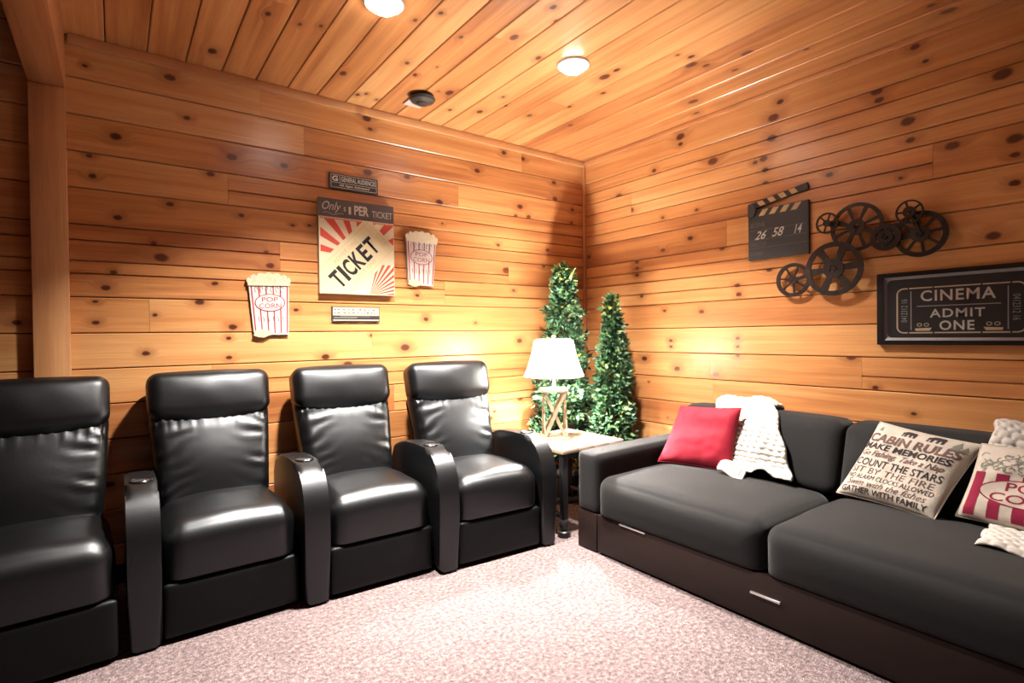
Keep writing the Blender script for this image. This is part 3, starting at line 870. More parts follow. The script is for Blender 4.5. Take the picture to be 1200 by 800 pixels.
pp = Pillow((2.585, 0.652, 0.436), (2.50, 0.262, 0.436), (2.655, 0.215, 0.725), (2.665, 0.592, 0.712), 0.055, 3.0)
t, mp = pillow('throw_pillow', 'striped maroon and white throw pillow printed as a popcorn box', M['linen'], pp)
st = []
for k in range(5): st.append(rect2(0.06 + 0.19 * k, 0.06 + 0.19 * k + 0.095, 0.05, 0.62))
inked('stripe_print', st, mp, 0.0012, M['maroon'], t, 0.04)
inked('oval_print', [poly2(oval(0.5, 0.40, 0.36, 0.17))], mp, 0.0018, M['linen'], t, 0.04)
inked('oval_outline', [ring2(oval(0.5, 0.40, 0.36, 0.17), oval(0.5, 0.40, 0.345, 0.157))], mp, 0.0022, M['maroon'], t, 0.04)
inked('lettering', [text_in('POP', 0.34, 0.66, 0.42, 0.53, bold=0.01), text_in('CORN', 0.24, 0.76, 0.28, 0.39, bold=0.01)], mp, 0.0024, M['maroon'], t, 0.04)
kr = random.Random(4)
kk = []
for _ in range(90):
    cx, cy, s_ = 0.08 + 0.84 * kr.random(), 0.66 + 0.22 * kr.random(), 0.022 + 0.018 * kr.random()
    w0 = kr.random() * 6
    kk.append(path2([(cx + s_ * math.cos(w0 + q * 0.6), cy + s_ * math.sin(w0 + q * 0.6)) for q in range(6)], 0.010))
inked('kernel_print', kk, mp, 0.0014, M['popgrey'], t, 0.04)

# ------------------------------------------------------------------ chunky knit throws
def knit_throw(name, label, path, edges, width_seg, thick, pu, pv, fold, seed, bottom_curl=None):
    """sheet along path (list of (x, z)); edges(s) -> (y_start, y_end); thick yarn bumps stand off the outer side"""
    pts = [Vector((x, 0, z)) for x, z in path]
    L = [0.0]
    for i in range(1, len(pts)): L.append(L[-1] + (pts[i] - pts[i - 1]).length)
    T = L[-1]
    nv = int(T / 0.0042)
    def at(s):
        for i in range(1, len(L)):
            if s <= L[i] or i == len(L) - 1:
                q = (s - L[i - 1]) / (L[i] - L[i - 1])
                p = pts[i - 1].lerp(pts[i], q)
                return p
    sm = [at(T * i / nv) for i in range(nv + 1)]
    for _ in range(16):
        sm = [sm[0]] + [(sm[i - 1] + sm[i] * 2 + sm[i + 1]) / 4 for i in range(1, nv)] + [sm[-1]]
    V, F = [], []
    nu = width_seg
    for side in (0, 1):
        for i in range(nv + 1):
            tg = (sm[min(i + 1, nv)] - sm[max(i - 1, 0)]).normalized()
            nrm = Vector((-tg.z, 0, tg.x))
            if nrm.x > 0 and abs(nrm.z) < 0.6 or (abs(nrm.z) >= 0.6 and nrm.z < 0): nrm = -nrm
            s = T * i / nv
            ya, yb = edges(s / T)
            for j in range(nu + 1):
                u = j / nu
                y = ya + (yb - ya) * u
                fo = fold(u, s / T)
                if side == 0:
                    row = math.floor(s / pv)
                    du = ((abs(ya - yb) * u) / pu + (0.5 if row % 2 else 0.0)) % 1.0 - 0.5
                    dv = (s / pv) % 1.0 - 0.5
                    h = math.sqrt(max(0.0, 1 - (1.75 * du) ** 2 - (1.75 * dv) ** 2))
                    h = thick * (0.55 + 0.75 * h)
                    ed = min(1.0, min(u, 1 - u) * nu / 5.0, min(i, nv - i) / 5.0)
                    h = h * math.sqrt(max(0.0, 1 - (1 - ed) ** 2))
                else: h = 0.0
                V.append(Vector((sm[i].x, y, sm[i].z)) + nrm * (fo + h) + Vector((0, 0.006 * math.sin(s * 40 + seed), 0)))
    K = (nv + 1) * (nu + 1)
    for side in (0, 1):
        for i in range(nv):
            for j in range(nu):
                a = side * K + i * (nu + 1) + j
                q = [a, a + 1, a + nu + 2, a + nu + 1]
                F.append(q if side == 0 else q[::-1])
    for i in range(nv):
        for j in (0, nu):
            a = i * (nu + 1) + j
            F.append([a, a + nu + 1, K + a + nu + 1, K + a])
    for j in range(nu):
        for i in (0, nv):
            a = i * (nu + 1) + j
            F.append([a, a + 1, K + a + 1, K + a])
    return V, F

def back_front(z): return 2.775 - 0.095 + 0.28 * (z - 0.555) - 0.03 * max(0, 1 - ((z - 0.555) / 0.168) ** 2)
# over the sofa back, down its front and onto the seat
path1 = [(2.935, 0.50), (2.932, 0.66), (2.925, 0.725), (2.87, 0.743), (2.80, 0.742), (2.722, 0.715), (back_front(0.66) - 0.014, 0.66), (back_front(0.56) - 0.022, 0.56), (2.610, 0.475), (2.575, 0.448), (2.535, 0.446)]
t = thing('knit_throw', 'white chunky knit throw draped over the sofa back beside the red pillow', 'blanket', (2.6, 1.5, 0.42))
def ed1(s):
    q = min(1.0, max(0.0, (s - 0.42) / 0.58))
    return (1.81 - 0.245 * q ** 1.2, 1.475 - 0.225 * q ** 0.8)
def fo1(u, s): return 0.004 + (0.022 * max(0, math.sin(u * 9.0 + s * 3)) * (0.3 + s) + 0.020 * max(0, 1 - abs(s - 0.42) / 0.2)) * min(1.0, 6 * u, 6 * (1 - u))
v, f = knit_throw('knit', '', path1, ed1, 96, 0.017, 0.040, 0.026, fo1, 0.0)
o0 = Vector((2.6, 1.5, 0.42))
obj('knit_panel', [p - o0 for p in v], f, M['knit'], t, True)
# turned corner that shows the fleece side
v, f = soft(0.062, 0.072, 0.013, 0.012, (14, 16, 4), lambda p, k: Vector((2.525 + p.x, 1.545 + p.y + 0.35 * p.x, 0.452 + p.z + 0.018 * math.sin(k[1] * 2.2) + 0.012 * k[0])) - o0)
obj('turned_corner', v, f, M['knit'], t, True)
v, f = soft(0.044, 0.050, 0.005, 0.004, (12, 12, 3), lambda p, k: Vector((2.522 + p.x, 1.545 + p.y + 0.35 * p.x, 0.4645 + p.z + 0.018 * math.sin(k[1] * 1.4) + 0.007 * k[0])) - o0)
obj('fleece_lining', v, f, M['fleece'], t, True)

path2_ = [(2.935, 0.50), (2.932, 0.66), (2.925, 0.742), (2.86, 0.758), (2.80, 0.756), (2.735, 0.725), (back_front(0.66) - 0.006, 0.66), (back_front(0.56) - 0.010, 0.56), (2.640, 0.455), (2.58, 0.425), (2.50, 0.428), (2.42, 0.428), (2.35, 0.424), (2.29, 0.420)]
t = thing('knit_throw', 'white chunky knit throw under the popcorn box pillow', 'blanket', (2.6, 0.4, 0.42))
def ed2(s): return (0.615 - 0.09 * s, 0.22)
def fo2(u, s):
    if s > 0.62:
        return 0.002 + 0.022 * max(0.0, (s - 0.80) / 0.2) * (0.6 + 0.4 * math.sin(u * 11))
    return 0.012 * max(0, math.sin(u * 8 + 1)) * (1 if s < 0.45 else 0.2) + 0.004
v, f = knit_throw('knit', '', path2_, ed2, 100, 0.015, 0.040, 0.028, fo2, 1.0)
o0 = Vector((2.6, 0.4, 0.42))
obj('knit_panel', [p - o0 for p in v], f, M['knit'], t, True)

# ------------------------------------------------------------------ side table
tb = thing('side_table', 'small side table with pale plank top and black metal legs in the corner', 'side table', (2.262, 2.512, 0), math.radians(0))
for k in range(4):
    box('top_plank', -0.25 + 0.1252 * k, -0.25 + 0.1252 * (k + 1) - 0.0015, -0.25, 0.25, 0.472, 0.5, M['table_top'], tb, 0.003)
for sx in (-1, 1):
    for sy in (-1, 1):
        cx, cy = sx * 0.222, sy * 0.222
        lg = box('leg', cx - 0.018, cx + 0.018, cy - 0.018, cy + 0.018, 0.03, 0.47, M['black_metal'], tb, 0.003)
        v, f = lathe([(0.020, 0.10), (0.030, 0.085), (0.030, 0.05), (0.024, 0.04), (0.036, 0.03), (0.038, 0.012), (0.034, 0.001), (0.001, 0.001)], 20, mp=lambda p: p + Vector((cx, cy, 0)))
        obj('foot', v, f, M['black_metal'], lg, 40)
for s_ in (-1, 1):
    box('stretcher', s_ * 0.222 - 0.012, s_ * 0.222 + 0.012, -0.205, 0.205, 0.10, 0.125, M['black_metal'], tb, 0.002)
    box('apron', -0.205, 0.205, s_ * 0.222 - 0.012, s_ * 0.222 + 0.012, 0.44, 0.471, M['black_metal'], tb, 0.002)
box('stretcher', -0.205, 0.205, -0.012, 0.012, 0.10, 0.125, M['black_metal'], tb, 0.002)

# ------------------------------------------------------------------ table lamp
lp = thing('table_lamp', 'white table lamp with a crossed whitewashed wooden base and bell shade', 'lamp', (2.212, 2.562, 0.5), math.radians(-37))
box('base_plate', -0.085, 0.085, -0.085, 0.085, 0.0005, 0.018, M['whitewash'], lp, 0.003)
box('top_plate', -0.082, 0.082, -0.082, 0.082, 0.292, 0.312, M['whitewash'], lp, 0.003)
def bar(a, b_, w, th, name, mat, parent, side):
    """flat wooden bar between two points, th through the frame side"""
    a, b_ = Vector(a), Vector(b_)
    d = (b_ - a).normalized()
    n = Vector(side)
    s2 = d.cross(n).normalized()
    V = []
    for p in (a, b_):
        for i, j in ((-1, -1), (1, -1), (1, 1), (-1, 1)): V.append(p + s2 * i * w / 2 + n * j * th / 2)
    return obj(name, V, [[0, 3, 2, 1], [4, 5, 6, 7], [0, 1, 5, 4], [1, 2, 6, 5], [2, 3, 7, 6], [3, 0, 4, 7]], mat, parent)
R_ = 0.072
for ang in range(4):
    c, s_ = math.cos(ang * math.pi / 2), math.sin(ang * math.pi / 2)
    def rot(x, y, z): return (c * x - s_ * y, s_ * x + c * y, z)
    bar(rot(-0.062, -R_, 0.02), rot(0.062, -R_ + 0.0, 0.29), 0.020, 0.010, 'cross_bar', M['whitewash'], lp, rot(0, 1, 0))
    bar(rot(0.062, -R_ + 0.009, 0.02), rot(-0.062, -R_ + 0.009, 0.29), 0.020, 0.010, 'cross_bar', M['whitewash'], lp, rot(0, 1, 0))
v, f = lathe([(0.022, 0.312), (0.022, 0.318), (0.011, 0.324), (0.011, 0.390), (0.016, 0.394), (0.016, 0.430), (0.001, 0.430)], 20)
obj('socket', v, f, M['steel'], lp, 40)
v, f = lathe([(0.012, 0.431), (0.016, 0.447), (0.029, 0.477), (0.030, 0.497), (0.022, 0.522), (0.001, 0.532)], 20)
obj('bulb', v, f, M['bulb'], lp, True)
for s_ in (-1, 1):
    pts = [Vector((s_ * (0.02 + 0.035 * math.sin(math.pi * k / 14) ** 0.8 - 0.02 * k / 14), 0, 0.36 + 0.265 * k / 14)) for k in range(15)]
    v, f = tube(pts, 0.0018, 6)
    obj('harp', v, f, M['steel'], lp, True)
v, f = lathe([(0.010, 0.622), (0.010, 0.626), (0.005, 0.630), (0.012, 0.634), (0.014, 0.640), (0.008, 0.647), (0.001, 0.648)], 16)
obj('finial', v, f, M['steel'], lp, True)
v, f = tube([Vector((-0.11, 0, 0.622)), Vector((0.11, 0, 0.622))], 0.0015, 6)
obj('spider', v, f, M['steel'], lp, True)
def shade_r(q): return 0.122 + (0.190 - 0.122) * (0.55 * q + 0.45 * q ** 2.4)     # q: 0 top, 1 bottom
def shade_pt(w, q, add=0.0):
    n = 6
    sec = (w * n / (2 * math.pi)) % 1.0
    poly = math.cos(math.pi / n) / math.cos(math.pi / n * (2 * sec - 1))
    k = 0.75 * poly + 0.25
    r = (shade_r(q) + add) * k
    return Vector((r * math.cos(w), r * math.sin(w), 0.613 - 0.228 * q))
SEG, HV = 72, 16
V, F = [], []
for j in range(HV + 1):
    for k in range(SEG): V.append(shade_pt(2 * math.pi * k / SEG, j / HV))
for j in range(HV):
    for k in range(SEG): F.append([j * SEG + k, j * SEG + (k + 1) % SEG, (j + 1) * SEG + (k + 1) % SEG, (j + 1) * SEG + k])
sh = obj('lamp_shade', V, F, M['shade'], lp, True)
for k in range(6):
    w = 2 * math.pi * k / 6
    v, f = tube([shade_pt(w, j / 12, 0.001) for j in range(13)], 0.0022, 6)
    obj('rib', v, f, M['piping'], sh, True)
for q in (0.0, 1.0):
    pts = [shade_pt(2 * math.pi * k / 60, q, 0.0008) for k in range(61)]
    v, f = tube(pts, 0.0035, 6)
    obj('rim', v, f, M['piping'], sh, True)
# ------------------------------------------------------------------ evergreen trees in the corner
def tree(loc, height, rbase, zb, n, seed, label, taper=0.58):
    rr = random.Random(seed)
    t = thing('artificial_tree', label, 'tree', loc, 0, 'artificial evergreens in the corner')
    v, f = tube([Vector((0.0, 0, 0.0)), Vector((0.01, 0.0, height * 0.4)), Vector((0.0, 0.005, height * 0.96))], [0.018, 0.013, 0.004], 8)
    obj('stem', v, f, M['trunk'], t, True)
    v, f = lathe([(0.09, 0.0), (0.105, 0.15), (0.098, 0.155), (0.085, 0.13), (0.001, 0.13)], 24)
    obj('pot', v, f, M['black_plastic'], t, 40)
    def prof(q):                                # q: 0 bottom, 1 top
        return rbase * (1 - q) ** taper * (0.92 + 0.10 * math.sin(q * 30 + seed)) + 0.020
    V, F, V2, F2 = [], [], [], []
    def leaf(VV, FF, p, d, sz, wd):
        side = d.cross(Vector((rr.uniform(-1, 1), rr.uniform(-1, 1), rr.uniform(-1, 1)))).normalized()
        nn = side.cross(d).normalized()
        o = len(VV)
        VV.append(p)
        VV.append(p + d * sz * 0.45 + side * wd * 0.5 + nn * sz * 0.06)
        VV.append(p + d * sz - nn * sz * 0.16)
        VV.append(p + d * sz * 0.45 - side * wd * 0.5 + nn * sz * 0.06)
        FF.append([o, o + 1, o + 2]); FF.append([o, o + 2, o + 3])
    sprigs = n // 6
    for i in range(sprigs):
        q = rr.random() ** 1.15
        z = zb + (height - zb) * q
        w = rr.uniform(0, 2 * math.pi)
        R = prof(q) * (0.78 + 0.22 * rr.random()) * (0.97 + 0.55 * mnoise.noise(Vector((math.cos(w) * 1.8, math.sin(w) * 1.8, z * 9 + seed))))
        if rr.random() < 0.08: R *= 1.25
        c = Vector((R * math.cos(w), R * math.sin(w), z))
        out = Vector((math.cos(w), math.sin(w), rr.uniform(-0.35, 0.8))).normalized()
        for _ in range(6):
            d = (out + Vector((rr.uniform(-1, 1), rr.uniform(-1, 1), rr.uniform(-0.9, 0.7))) * 0.9).normalized()
            p = c - out * rr.uniform(0, 0.05) + Vector((rr.uniform(-1, 1), rr.uniform(-1, 1), rr.uniform(-1, 1))) * 0.016
            sz = rr.uniform(0.028, 0.056)
            if loc[1] + p.y > YW - 0.06: p.y = YW - 0.06 - loc[1]; d.y = -abs(d.y)
            if loc[0] + p.x > XW - 0.03: p.x = XW - 0.03 - loc[0]; d.x = -abs(d.x)
            if loc[0] + p.x < 2.56 and loc[1] + p.y < 2.81 and z < 0.54: continue
            if loc[1] + p.y < 2.20 and z < 0.56: continue
            tgt = (V2, F2) if (q > 0.90 and rr.random() < 0.35) or rr.random() < 0.015 else (V, F)
            leaf(tgt[0], tgt[1], p, d, sz, sz * rr.uniform(0.40, 0.68))
    for k in range(40):
        d = Vector((rr.uniform(-1, 1), rr.uniform(-1, 1), rr.uniform(0.4, 2.6))).normalized()
        tg = (V, F) if k % 3 else (V2, F2)
        leaf(tg[0], tg[1], Vector((0, 0, height - 0.05 + rr.uniform(-0.05, 0.05))), d, 0.055, 0.014)
    tag(obj('foliage', V, F, M['leaf'], t, True), kind='stuff')
    tag(obj('pale_tips', V2, F2, M['leaf_tip'], t, True), kind='stuff')
    return t
tree((2.585, 2.885, 0), 1.635, 0.225, 0.20, 9000, 3, 'taller slim artificial evergreen tree behind the table lamp')
tree((2.765, 2.585, 0), 1.405, 0.155, 0.20, 8000, 11, 'shorter slim artificial evergreen tree between the table and the right wall', 0.80)

# ------------------------------------------------------------------ signs on the left wall
def on_left(d0):                               # u = x, v = z, d = out of the wall; d0 back gap
    return lambda u, v_, d: Vector((u, YW - d0 - d, v_))
def wall_thing(name, label, cat, c, mp, group=None):
    t = thing(name, label, cat, c, 0, group)
    c = Vector(c)
    return t, (lambda u, v_, d: mp(u, v_, d) - c)

# ticket canvas
x0, x1, z0, z1 = 0.942, 1.398, 1.400, 1.948
t, mp = wall_thing('ticket_canvas', 'canvas print of a diagonal movie ticket with red sunburst rays', 'wall art', (1.17, YW, z0), on_left(0.002))
prism_obj('canvas', [(x0, z0), (x1, z0), (x1, z1), (x0, z1)], 0, 0.034, mp, M['paper'], t)
T0 = 0.034
zb = 1.842
inked('header_band', [rect2(x0, x1, zb, z1)], mp, T0 + 0.0006, M['chalk_board'], t)
cx, cz = 1.175, 1.615
rays = []
for k in range(8):                             # broad rays in the upper corners
    a0 = math.radians(24 + k * 20.0)
    rays.append(clip_poly([(cx, cz), (cx + 0.7 * math.cos(a0), cz + 0.7 * math.sin(a0)), (cx + 0.7 * math.cos(a0 + 0.165), cz + 0.7 * math.sin(a0 + 0.165))], x0 + 0.008, x1 - 0.004, z0 + 0.004, zb - 0.012))
bx, bz = 1.235, 1.395
for k in range(9):                             # finer rays in the lower right corner
    a0 = math.radians(3 + k * 8.4)
    rays.append(clip_poly([(bx, bz), (bx + 0.5 * math.cos(a0), bz + 0.5 * math.sin(a0)), (bx + 0.5 * math.cos(a0 + 0.072), bz + 0.5 * math.sin(a0 + 0.072))], x0 + 0.004, x1 - 0.003, z0 + 0.004, 1.585))
inked('sunburst_ray', [poly2(p) for p in rays if p], mp, T0 + 0.0005, M['red_print'], t)
dash = [rect2(x0 + 0.008 + 0.0113 * k, x0 + 0.0145 + 0.0113 * k, zb - 0.013, zb - 0.004) for k in range(40)]
inked('dash_border', dash, mp, T0 + 0.0008, M['red_print'], t)
# the ticket itself, turned about 43 degrees
tw, th_ = 0.62, 0.262
ta = math.radians(46)
tcx, tcz = 1.157, 1.603
def tk(px, py): return (tcx + px * math.cos(ta) - py * math.sin(ta), tcz + px * math.sin(ta) + py * math.cos(ta))
def tkpoly(pts): return clip_poly([tk(*p) for p in pts], x0 + 0.002, x1 - 0.002, z0 + 0.002, zb - 0.002)
inked('ticket_print', [poly2(tkpoly([(-tw / 2, -th_ / 2), (0.238, -th_ / 2), (0.238, th_ / 2), (-tw / 2, th_ / 2)]))], mp, T0 + 0.0010, M['cream_paint'], t)
def tkline(a, b_, w):
    q = tkpoly(line2(a, b_, w)[0]); return poly2(q) if q else rect2(x0, x0, z0, z0)
inked('ticket_border', [tkline((-0.3, 0.108), (0.23, 0.108), 0.0025), tkline((-0.3, -0.108), (0.23, -0.108), 0.0025), tkline((0.182, -0.108), (0.182, 0.108), 0.0025), tkline((0.192, -0.06), (0.192, 0.02), 0.0025), tkline((0.224, -0.06), (0.224, 0.02), 0.0025), tkline((0.192, 0.02), (0.224, 0.02), 0.0025), tkline((0.192, -0.06), (0.224, -0.06), 0.0025)], mp, T0 + 0.0016, M['clap_tan'], t)
def tktext(body, px0, px1, py0, py1, **kw):
    v, f = text_in(body, px0, px1, py0, py1, **kw)
    return [tk(*p) for p in v], f
lx, letters = -0.192, []
for ch, wd_ in (('T', 0.060), ('I', 0.024), ('C', 0.056), ('K', 0.062), ('E', 0.050), ('T', 0.060)):
    letters.append(tktext(ch, lx, lx + wd_, -0.056, 0.050, bold=0.03))
    lx += wd_ + 0.0085
inked('lettering', letters, mp, T0 + 0.0018, M['black_print'], t)
inked('small_lettering', [tktext('ADMIT ONE', -0.11, 0.09, 0.066, 0.090), tktext('ADMIT ONE', -0.11, 0.09, -0.090, -0.066), tktext('1012345', 0.196, 0.220, -0.055, 0.015)], mp, T0 + 0.0018, M['clap_tan'], t)
inked('chalk_lettering', [text_in('Only', 0.962, 1.072, 1.866, 1.930, shear=0.4), text_in('$', 1.086, 1.100, 1.880, 1.908), text_in('1', 1.116, 1.130, 1.868, 1.912, bold=0.03), text_in('PER', 1.150, 1.238, 1.868, 1.924, bold=0.025), text_in('TICKET', 1.258, 1.388, 1.868, 1.906)], mp, T0 + 0.0012, M['chalk'], t)
inked('flourish', [path2([(0.965 + 0.012 * k, 1.862 + 0.006 * math.sin(k * 0.9)) for k in range(11)], 0.002)], mp, T0 + 0.0012, M['chalk'], t)

# rating sign above the canvas
x0, x1, z0, z1 = 1.014, 1.308, 2.014, 2.104
t, mp = wall_thing('rating_sign', 'small black sign lettered G general audiences above the ticket canvas', 'sign', (1.16, YW, z0), on_left(0.001))
prism_obj('board', [(x0, z0), (x1, z0), (x1, z1), (x0, z1)], 0, 0.012, mp, M['sign_black'], t)
def frame2(a, b_, c, d, w): return join([rect2(a, b_, c, c + w), rect2(a, b_, d - w, d), rect2(a, a + w, c, d), rect2(b_ - w, b_, c, d)])
zm = 2.050
inked('border', [frame2(x0 + 0.008, x1 - 0.008, z0 + 0.008, z1 - 0.007, 0.0028), rect2(x0 + 0.008, x1 - 0.008, zm, zm + 0.0026), rect2(1.074, 1.0766, zm, z1 - 0.008)], mp, 0.0126, M['chalk'], t)
inked('lettering', [text_in('G', 1.030, 1.064, zm + 0.008, z1 - 0.014, bold=0.04), text_in('GENERAL AUDIENCES', 1.083, 1.294, zm + 0.011, z1 - 0.016, bold=0.012), text_in('All Ages Admitted', 1.070, 1.255, z0 + 0.014, zm - 0.005, shear=0.2, bold=0.012)], mp, 0.0128, M['white_paint'], t)

# small worn sign below the canvas
x0, x1, z0, z1 = 1.016, 1.307, 1.240, 1.328
t, mp = wall_thing('plaque', 'small grey worn sign with faded lines below the ticket canvas', 'sign', (1.16, YW, z0), on_left(0.001))
prism_obj('board', [(x0, z0), (x1, z0), (x1, z1), (x0, z1)], 0, 0.012, mp, M['sign_black'], t)
inked('pale_panel', [rect2(x0 + 0.006, x1 - 0.004, z0 + 0.036, z1 - 0.004), rect2(x0 + 0.006, x1 - 0.004, z0 + 0.006, z0 + 0.012)], mp, 0.0126, M['chalk'], t)
mk = random.Random(9)
dk = []
for zz in (1.311, 1.292):
    xx = x0 + 0.014
    while xx < x1 - 0.03:
        w = mk.uniform(0.004, 0.018)
        dk.append(rect2(xx, xx + w, zz - 0.003, zz + mk.uniform(0.001, 0.004)))
        xx += w + mk.uniform(0.006, 0.022)
inked('faded_marks', dk + [rect2(x0 + 0.06, x1 - 0.008, 1.301, 1.3025), rect2(x0 + 0.01, x1 - 0.008, 1.283, 1.2842)], mp, 0.0130, M['sign_black'], t)
inked('grey_band', [rect2(x0 + 0.012, x0 + 0.15, z0 + 0.020, z0 + 0.026), rect2(x0 + 0.05, x1 - 0.06, z0 + 0.028, z0 + 0.031)], mp, 0.0128, M['popgrey'], t)

# popcorn cut-outs
def popcorn_board(cx, z0, h, wt, wb, tilt, label, seed):
    t, mp0 = wall_thing('popcorn_sign', label, 'wall art', (cx, YW, z0), on_left(0.003), 'popcorn box cut-outs on the plank wall')
    ct, st_ = math.cos(tilt), math.sin(tilt)
    def mp(u, v_, d):                          # u -0.5..0.5 of the top width, v 0..1 of the height
        x, z = u, v_ * h
        return mp0(cx + ct * x - st_ * z, z0 + st_ * x + ct * z, d)
    def hw(v_): return (wb + (wt - wb) * v_) / 2
    rr = random.Random(seed)
    vb = 0.80
    box_p = [(-hw(0), 0.02), (hw(0), 0.0), (hw(vb), vb), (-hw(vb), vb)]
    prism_obj('box_panel', box_p, 0, 0.016, mp, M['white_paint'], t)
    # heap of popcorn on top: scalloped outline
    top = [(hw(vb) + 0.004, vb - 0.04)]
    nb = 7
    for k in range(nb):
        a = math.pi * (k + 0.5) / nb
        bx_, bz_ = hw(vb) * 0.92 * math.cos(a), vb + 0.105 * math.sin(a) ** 0.7
        for q in range(5):
            w = a - 1.0 + 2.0 * q / 4
            top.append((bx_ + 0.020 * math.cos(w), bz_ + 0.020 * math.sin(w) / h))
    top.append((-hw(vb) - 0.004, vb - 0.04))
    prism_obj('popcorn_heap', top, 0.002, 0.022, mp, M['paper'], t)
    kern = []
    for _ in range(26):
        u, v_ = rr.uniform(-0.8, 0.8) * hw(vb), vb + rr.uniform(0.0, 0.11)
        s_ = rr.uniform(0.007, 0.013); w0 = rr.random() * 6
        kern.append(path2([(u + s_ * math.cos(w0 + q * 0.7), v_ + s_ / h * math.sin(w0 + q * 0.7)) for q in range(5)], 0.0022))
    inked('kernel_print', kern, lambda u, v_, d: mp(u, v_, d), 0.0226, M['clap_tan'], t)
    # spilt kernels at the foot
    sp = []
    for k in range(14):
        a = 2 * math.pi * k / 14
        sp.append((-hw(0) * 0.55 + (0.042 + 0.007 * math.sin(k * 2.6)) * math.cos(a), 0.035 + (0.022 + 0.005 * math.sin(k * 3.1)) * math.sin(a) / h))
    prism_obj('spilt_popcorn', sp, 0.004, 0.021, mp, M['cream_paint'], t)
    stripes = []
    for k in range(6):
        a = -0.92 + 0.36 * k
        stripes.append(poly2([(hw(0.03) * a, 0.03), (hw(0.03) * (a + 0.07), 0.03), (hw(0.77) * (a + 0.07), 0.77), (hw(0.77) * a, 0.77)]))
    inked('stripe_print', stripes, mp, 0.0166, M['pink_print'], t)
    up_k = []
    for k in range(6):
        a = -0.66 + 0.26 * k
        up_k.append(path2([(hw(0.7) * a + 0.007 * math.cos(q), 0.70 + 0.05 * math.sin(q * 1.0)) for q in (0, 1, 2, 3, 4, 5)], 0.004))
        up_k.append(path2([(hw(0.3) * a, 0.29), (hw(0.3) * a + 0.004, 0.21)], 0.004))
    inked('dark_print', up_k, mp, 0.0170, M['popgrey'], t)
    ov = oval(0.0, 0.50, hw(0.5) * 0.80, 0.135)
    ov2 = oval(0.0, 0.50, hw(0.5) * 0.75, 0.124)
    inked('oval_print', [poly2(ov)], mp, 0.0175, M['white_paint'], t)
    inked('oval_outline', [ring2(ov, ov2)], mp, 0.0180, M['pink_print'], t)
    w = hw(0.5)
    inked('lettering', [text_in('POP', -w * 0.42, w * 0.42, 0.515, 0.585), text_in('CORN', -w * 0.58, w * 0.58, 0.415, 0.490)], mp, 0.0184, M['pink_print'], t)
popcorn_board(0.687, 1.164, 0.353, 0.212, 0.176, math.radians(2.0), 'popcorn box cut-out sign lower on the plank wall, left of the ticket canvas', 2)
popcorn_board(1.588, 1.474, 0.362, 0.222, 0.172, math.radians(-1.5), 'popcorn box cut-out sign higher on the plank wall, right of the ticket canvas', 5)

# ------------------------------------------------------------------ decor on the right wall
def on_right(d0):                              # u runs to the right along the wall (-y), v = z
    return lambda u, v_, d: Vector((XW - d0 - d, -u, v_))

# clapperboard
t, mp = wall_thing('clapperboard', 'black film clapperboard with white handwritten numbers on the plank wall', 'clapperboard', (XW, 1.57, 1.573), on_right(0.002))
u0_, u1_ = -1.746, -1.401
prism_obj('slate', [(u0_, 1.573), (u1_, 1.573), (u1_, 1.866), (u0_, 1.866)], 0, 0.014, mp, M['clap'], t, 0.0)
D0 = 0.0146
inked('chevron_print', [poly2([(u0_ + 0.062 + 0.062 * k, 1.826), (u0_ + 0.096 + 0.062 * k, 1.826), (u0_ + 0.122 + 0.062 * k, 1.862), (u0_ + 0.088 + 0.062 * k, 1.862)]) for k in range(4)], mp, D0, M['clap_tan'], t)
inked('grid_line', [rect2(u0_ + 0.006, u1_ - 0.012, 1.742 + 0.0, 1.7445), rect2(u0_ + 0.006, u1_ - 0.012, 1.687, 1.6895), rect2(u0_ + 0.006, u1_ - 0.008, 1.640, 1.6425)], mp, D0, M['clap_grey'], t)
inked('label_block', [rect2(u0_ + 0.008, u0_ + 0.118, 1.752, 1.798), rect2(u0_ + 0.008, u0_ + 0.070, 1.692, 1.738), rect2(u0_ + 0.008, u0_ + 0.118, 1.646, 1.680), rect2(u0_ + 0.008, u0_ + 0.100, 1.590, 1.630)], mp, D0 - 0.0002, M['sign_black'], t)
inked('faded_lettering', [text_in('SCENE', u0_ + 0.014, u0_ + 0.10, 1.762, 1.790), text_in('DIRECTOR', u0_ + 0.014, u0_ + 0.11, 1.652, 1.674), text_in('CAMERA', u0_ + 0.014, u0_ + 0.09, 1.598, 1.620)], mp, D0 + 0.0002, M['clap_grey'], t)
inked('chalk_numbers', [text_in('26', u0_ + 0.038, u0_ + 0.112, 1.690, 1.738, shear=0.5, bold=0.01), text_in('58', u0_ + 0.142, u0_ + 0.212, 1.694, 1.744, shear=0.4, bold=0.01), text_in('14', u0_ + 0.268, u0_ + 0.312, 1.694, 1.744, shear=0.4, bold=0.01)], mp, D0 + 0.0006, M['white_paint'], t)
arm_a = math.radians(9.5)
def mpa(u, v_, d):
    c, s_ = math.cos(arm_a), math.sin(arm_a)
    return mp(u0_ + 0.004 + c * u - s_ * v_, 1.868 + s_ * u + c * v_, d)
clap_arm = prism_obj('clap_stick', [(0, 0.0), (0.345, 0.0), (0.345, 0.036), (0.0, 0.036)], 0.001, 0.016, mpa, M['clap'], t)
inked('stick_chevron', [poly2([(0.072 + 0.062 * k, 0.003), (0.106 + 0.062 * k, 0.003), (0.090 + 0.062 * k, 0.033), (0.056 + 0.062 * k, 0.033)]) for k in range(4)], mpa, 0.0166, M['clap_tan'], clap_arm)
prism_obj('hinge_plate', [(u0_, 1.826), (u0_ + 0.035, 1.826), (u0_ + 0.052, 1.862), (u0_ + 0.040, 1.900), (u0_ + 0.006, 1.902), (u0_, 1.892)], 0.014, 0.019, mp, M['clap'], t)

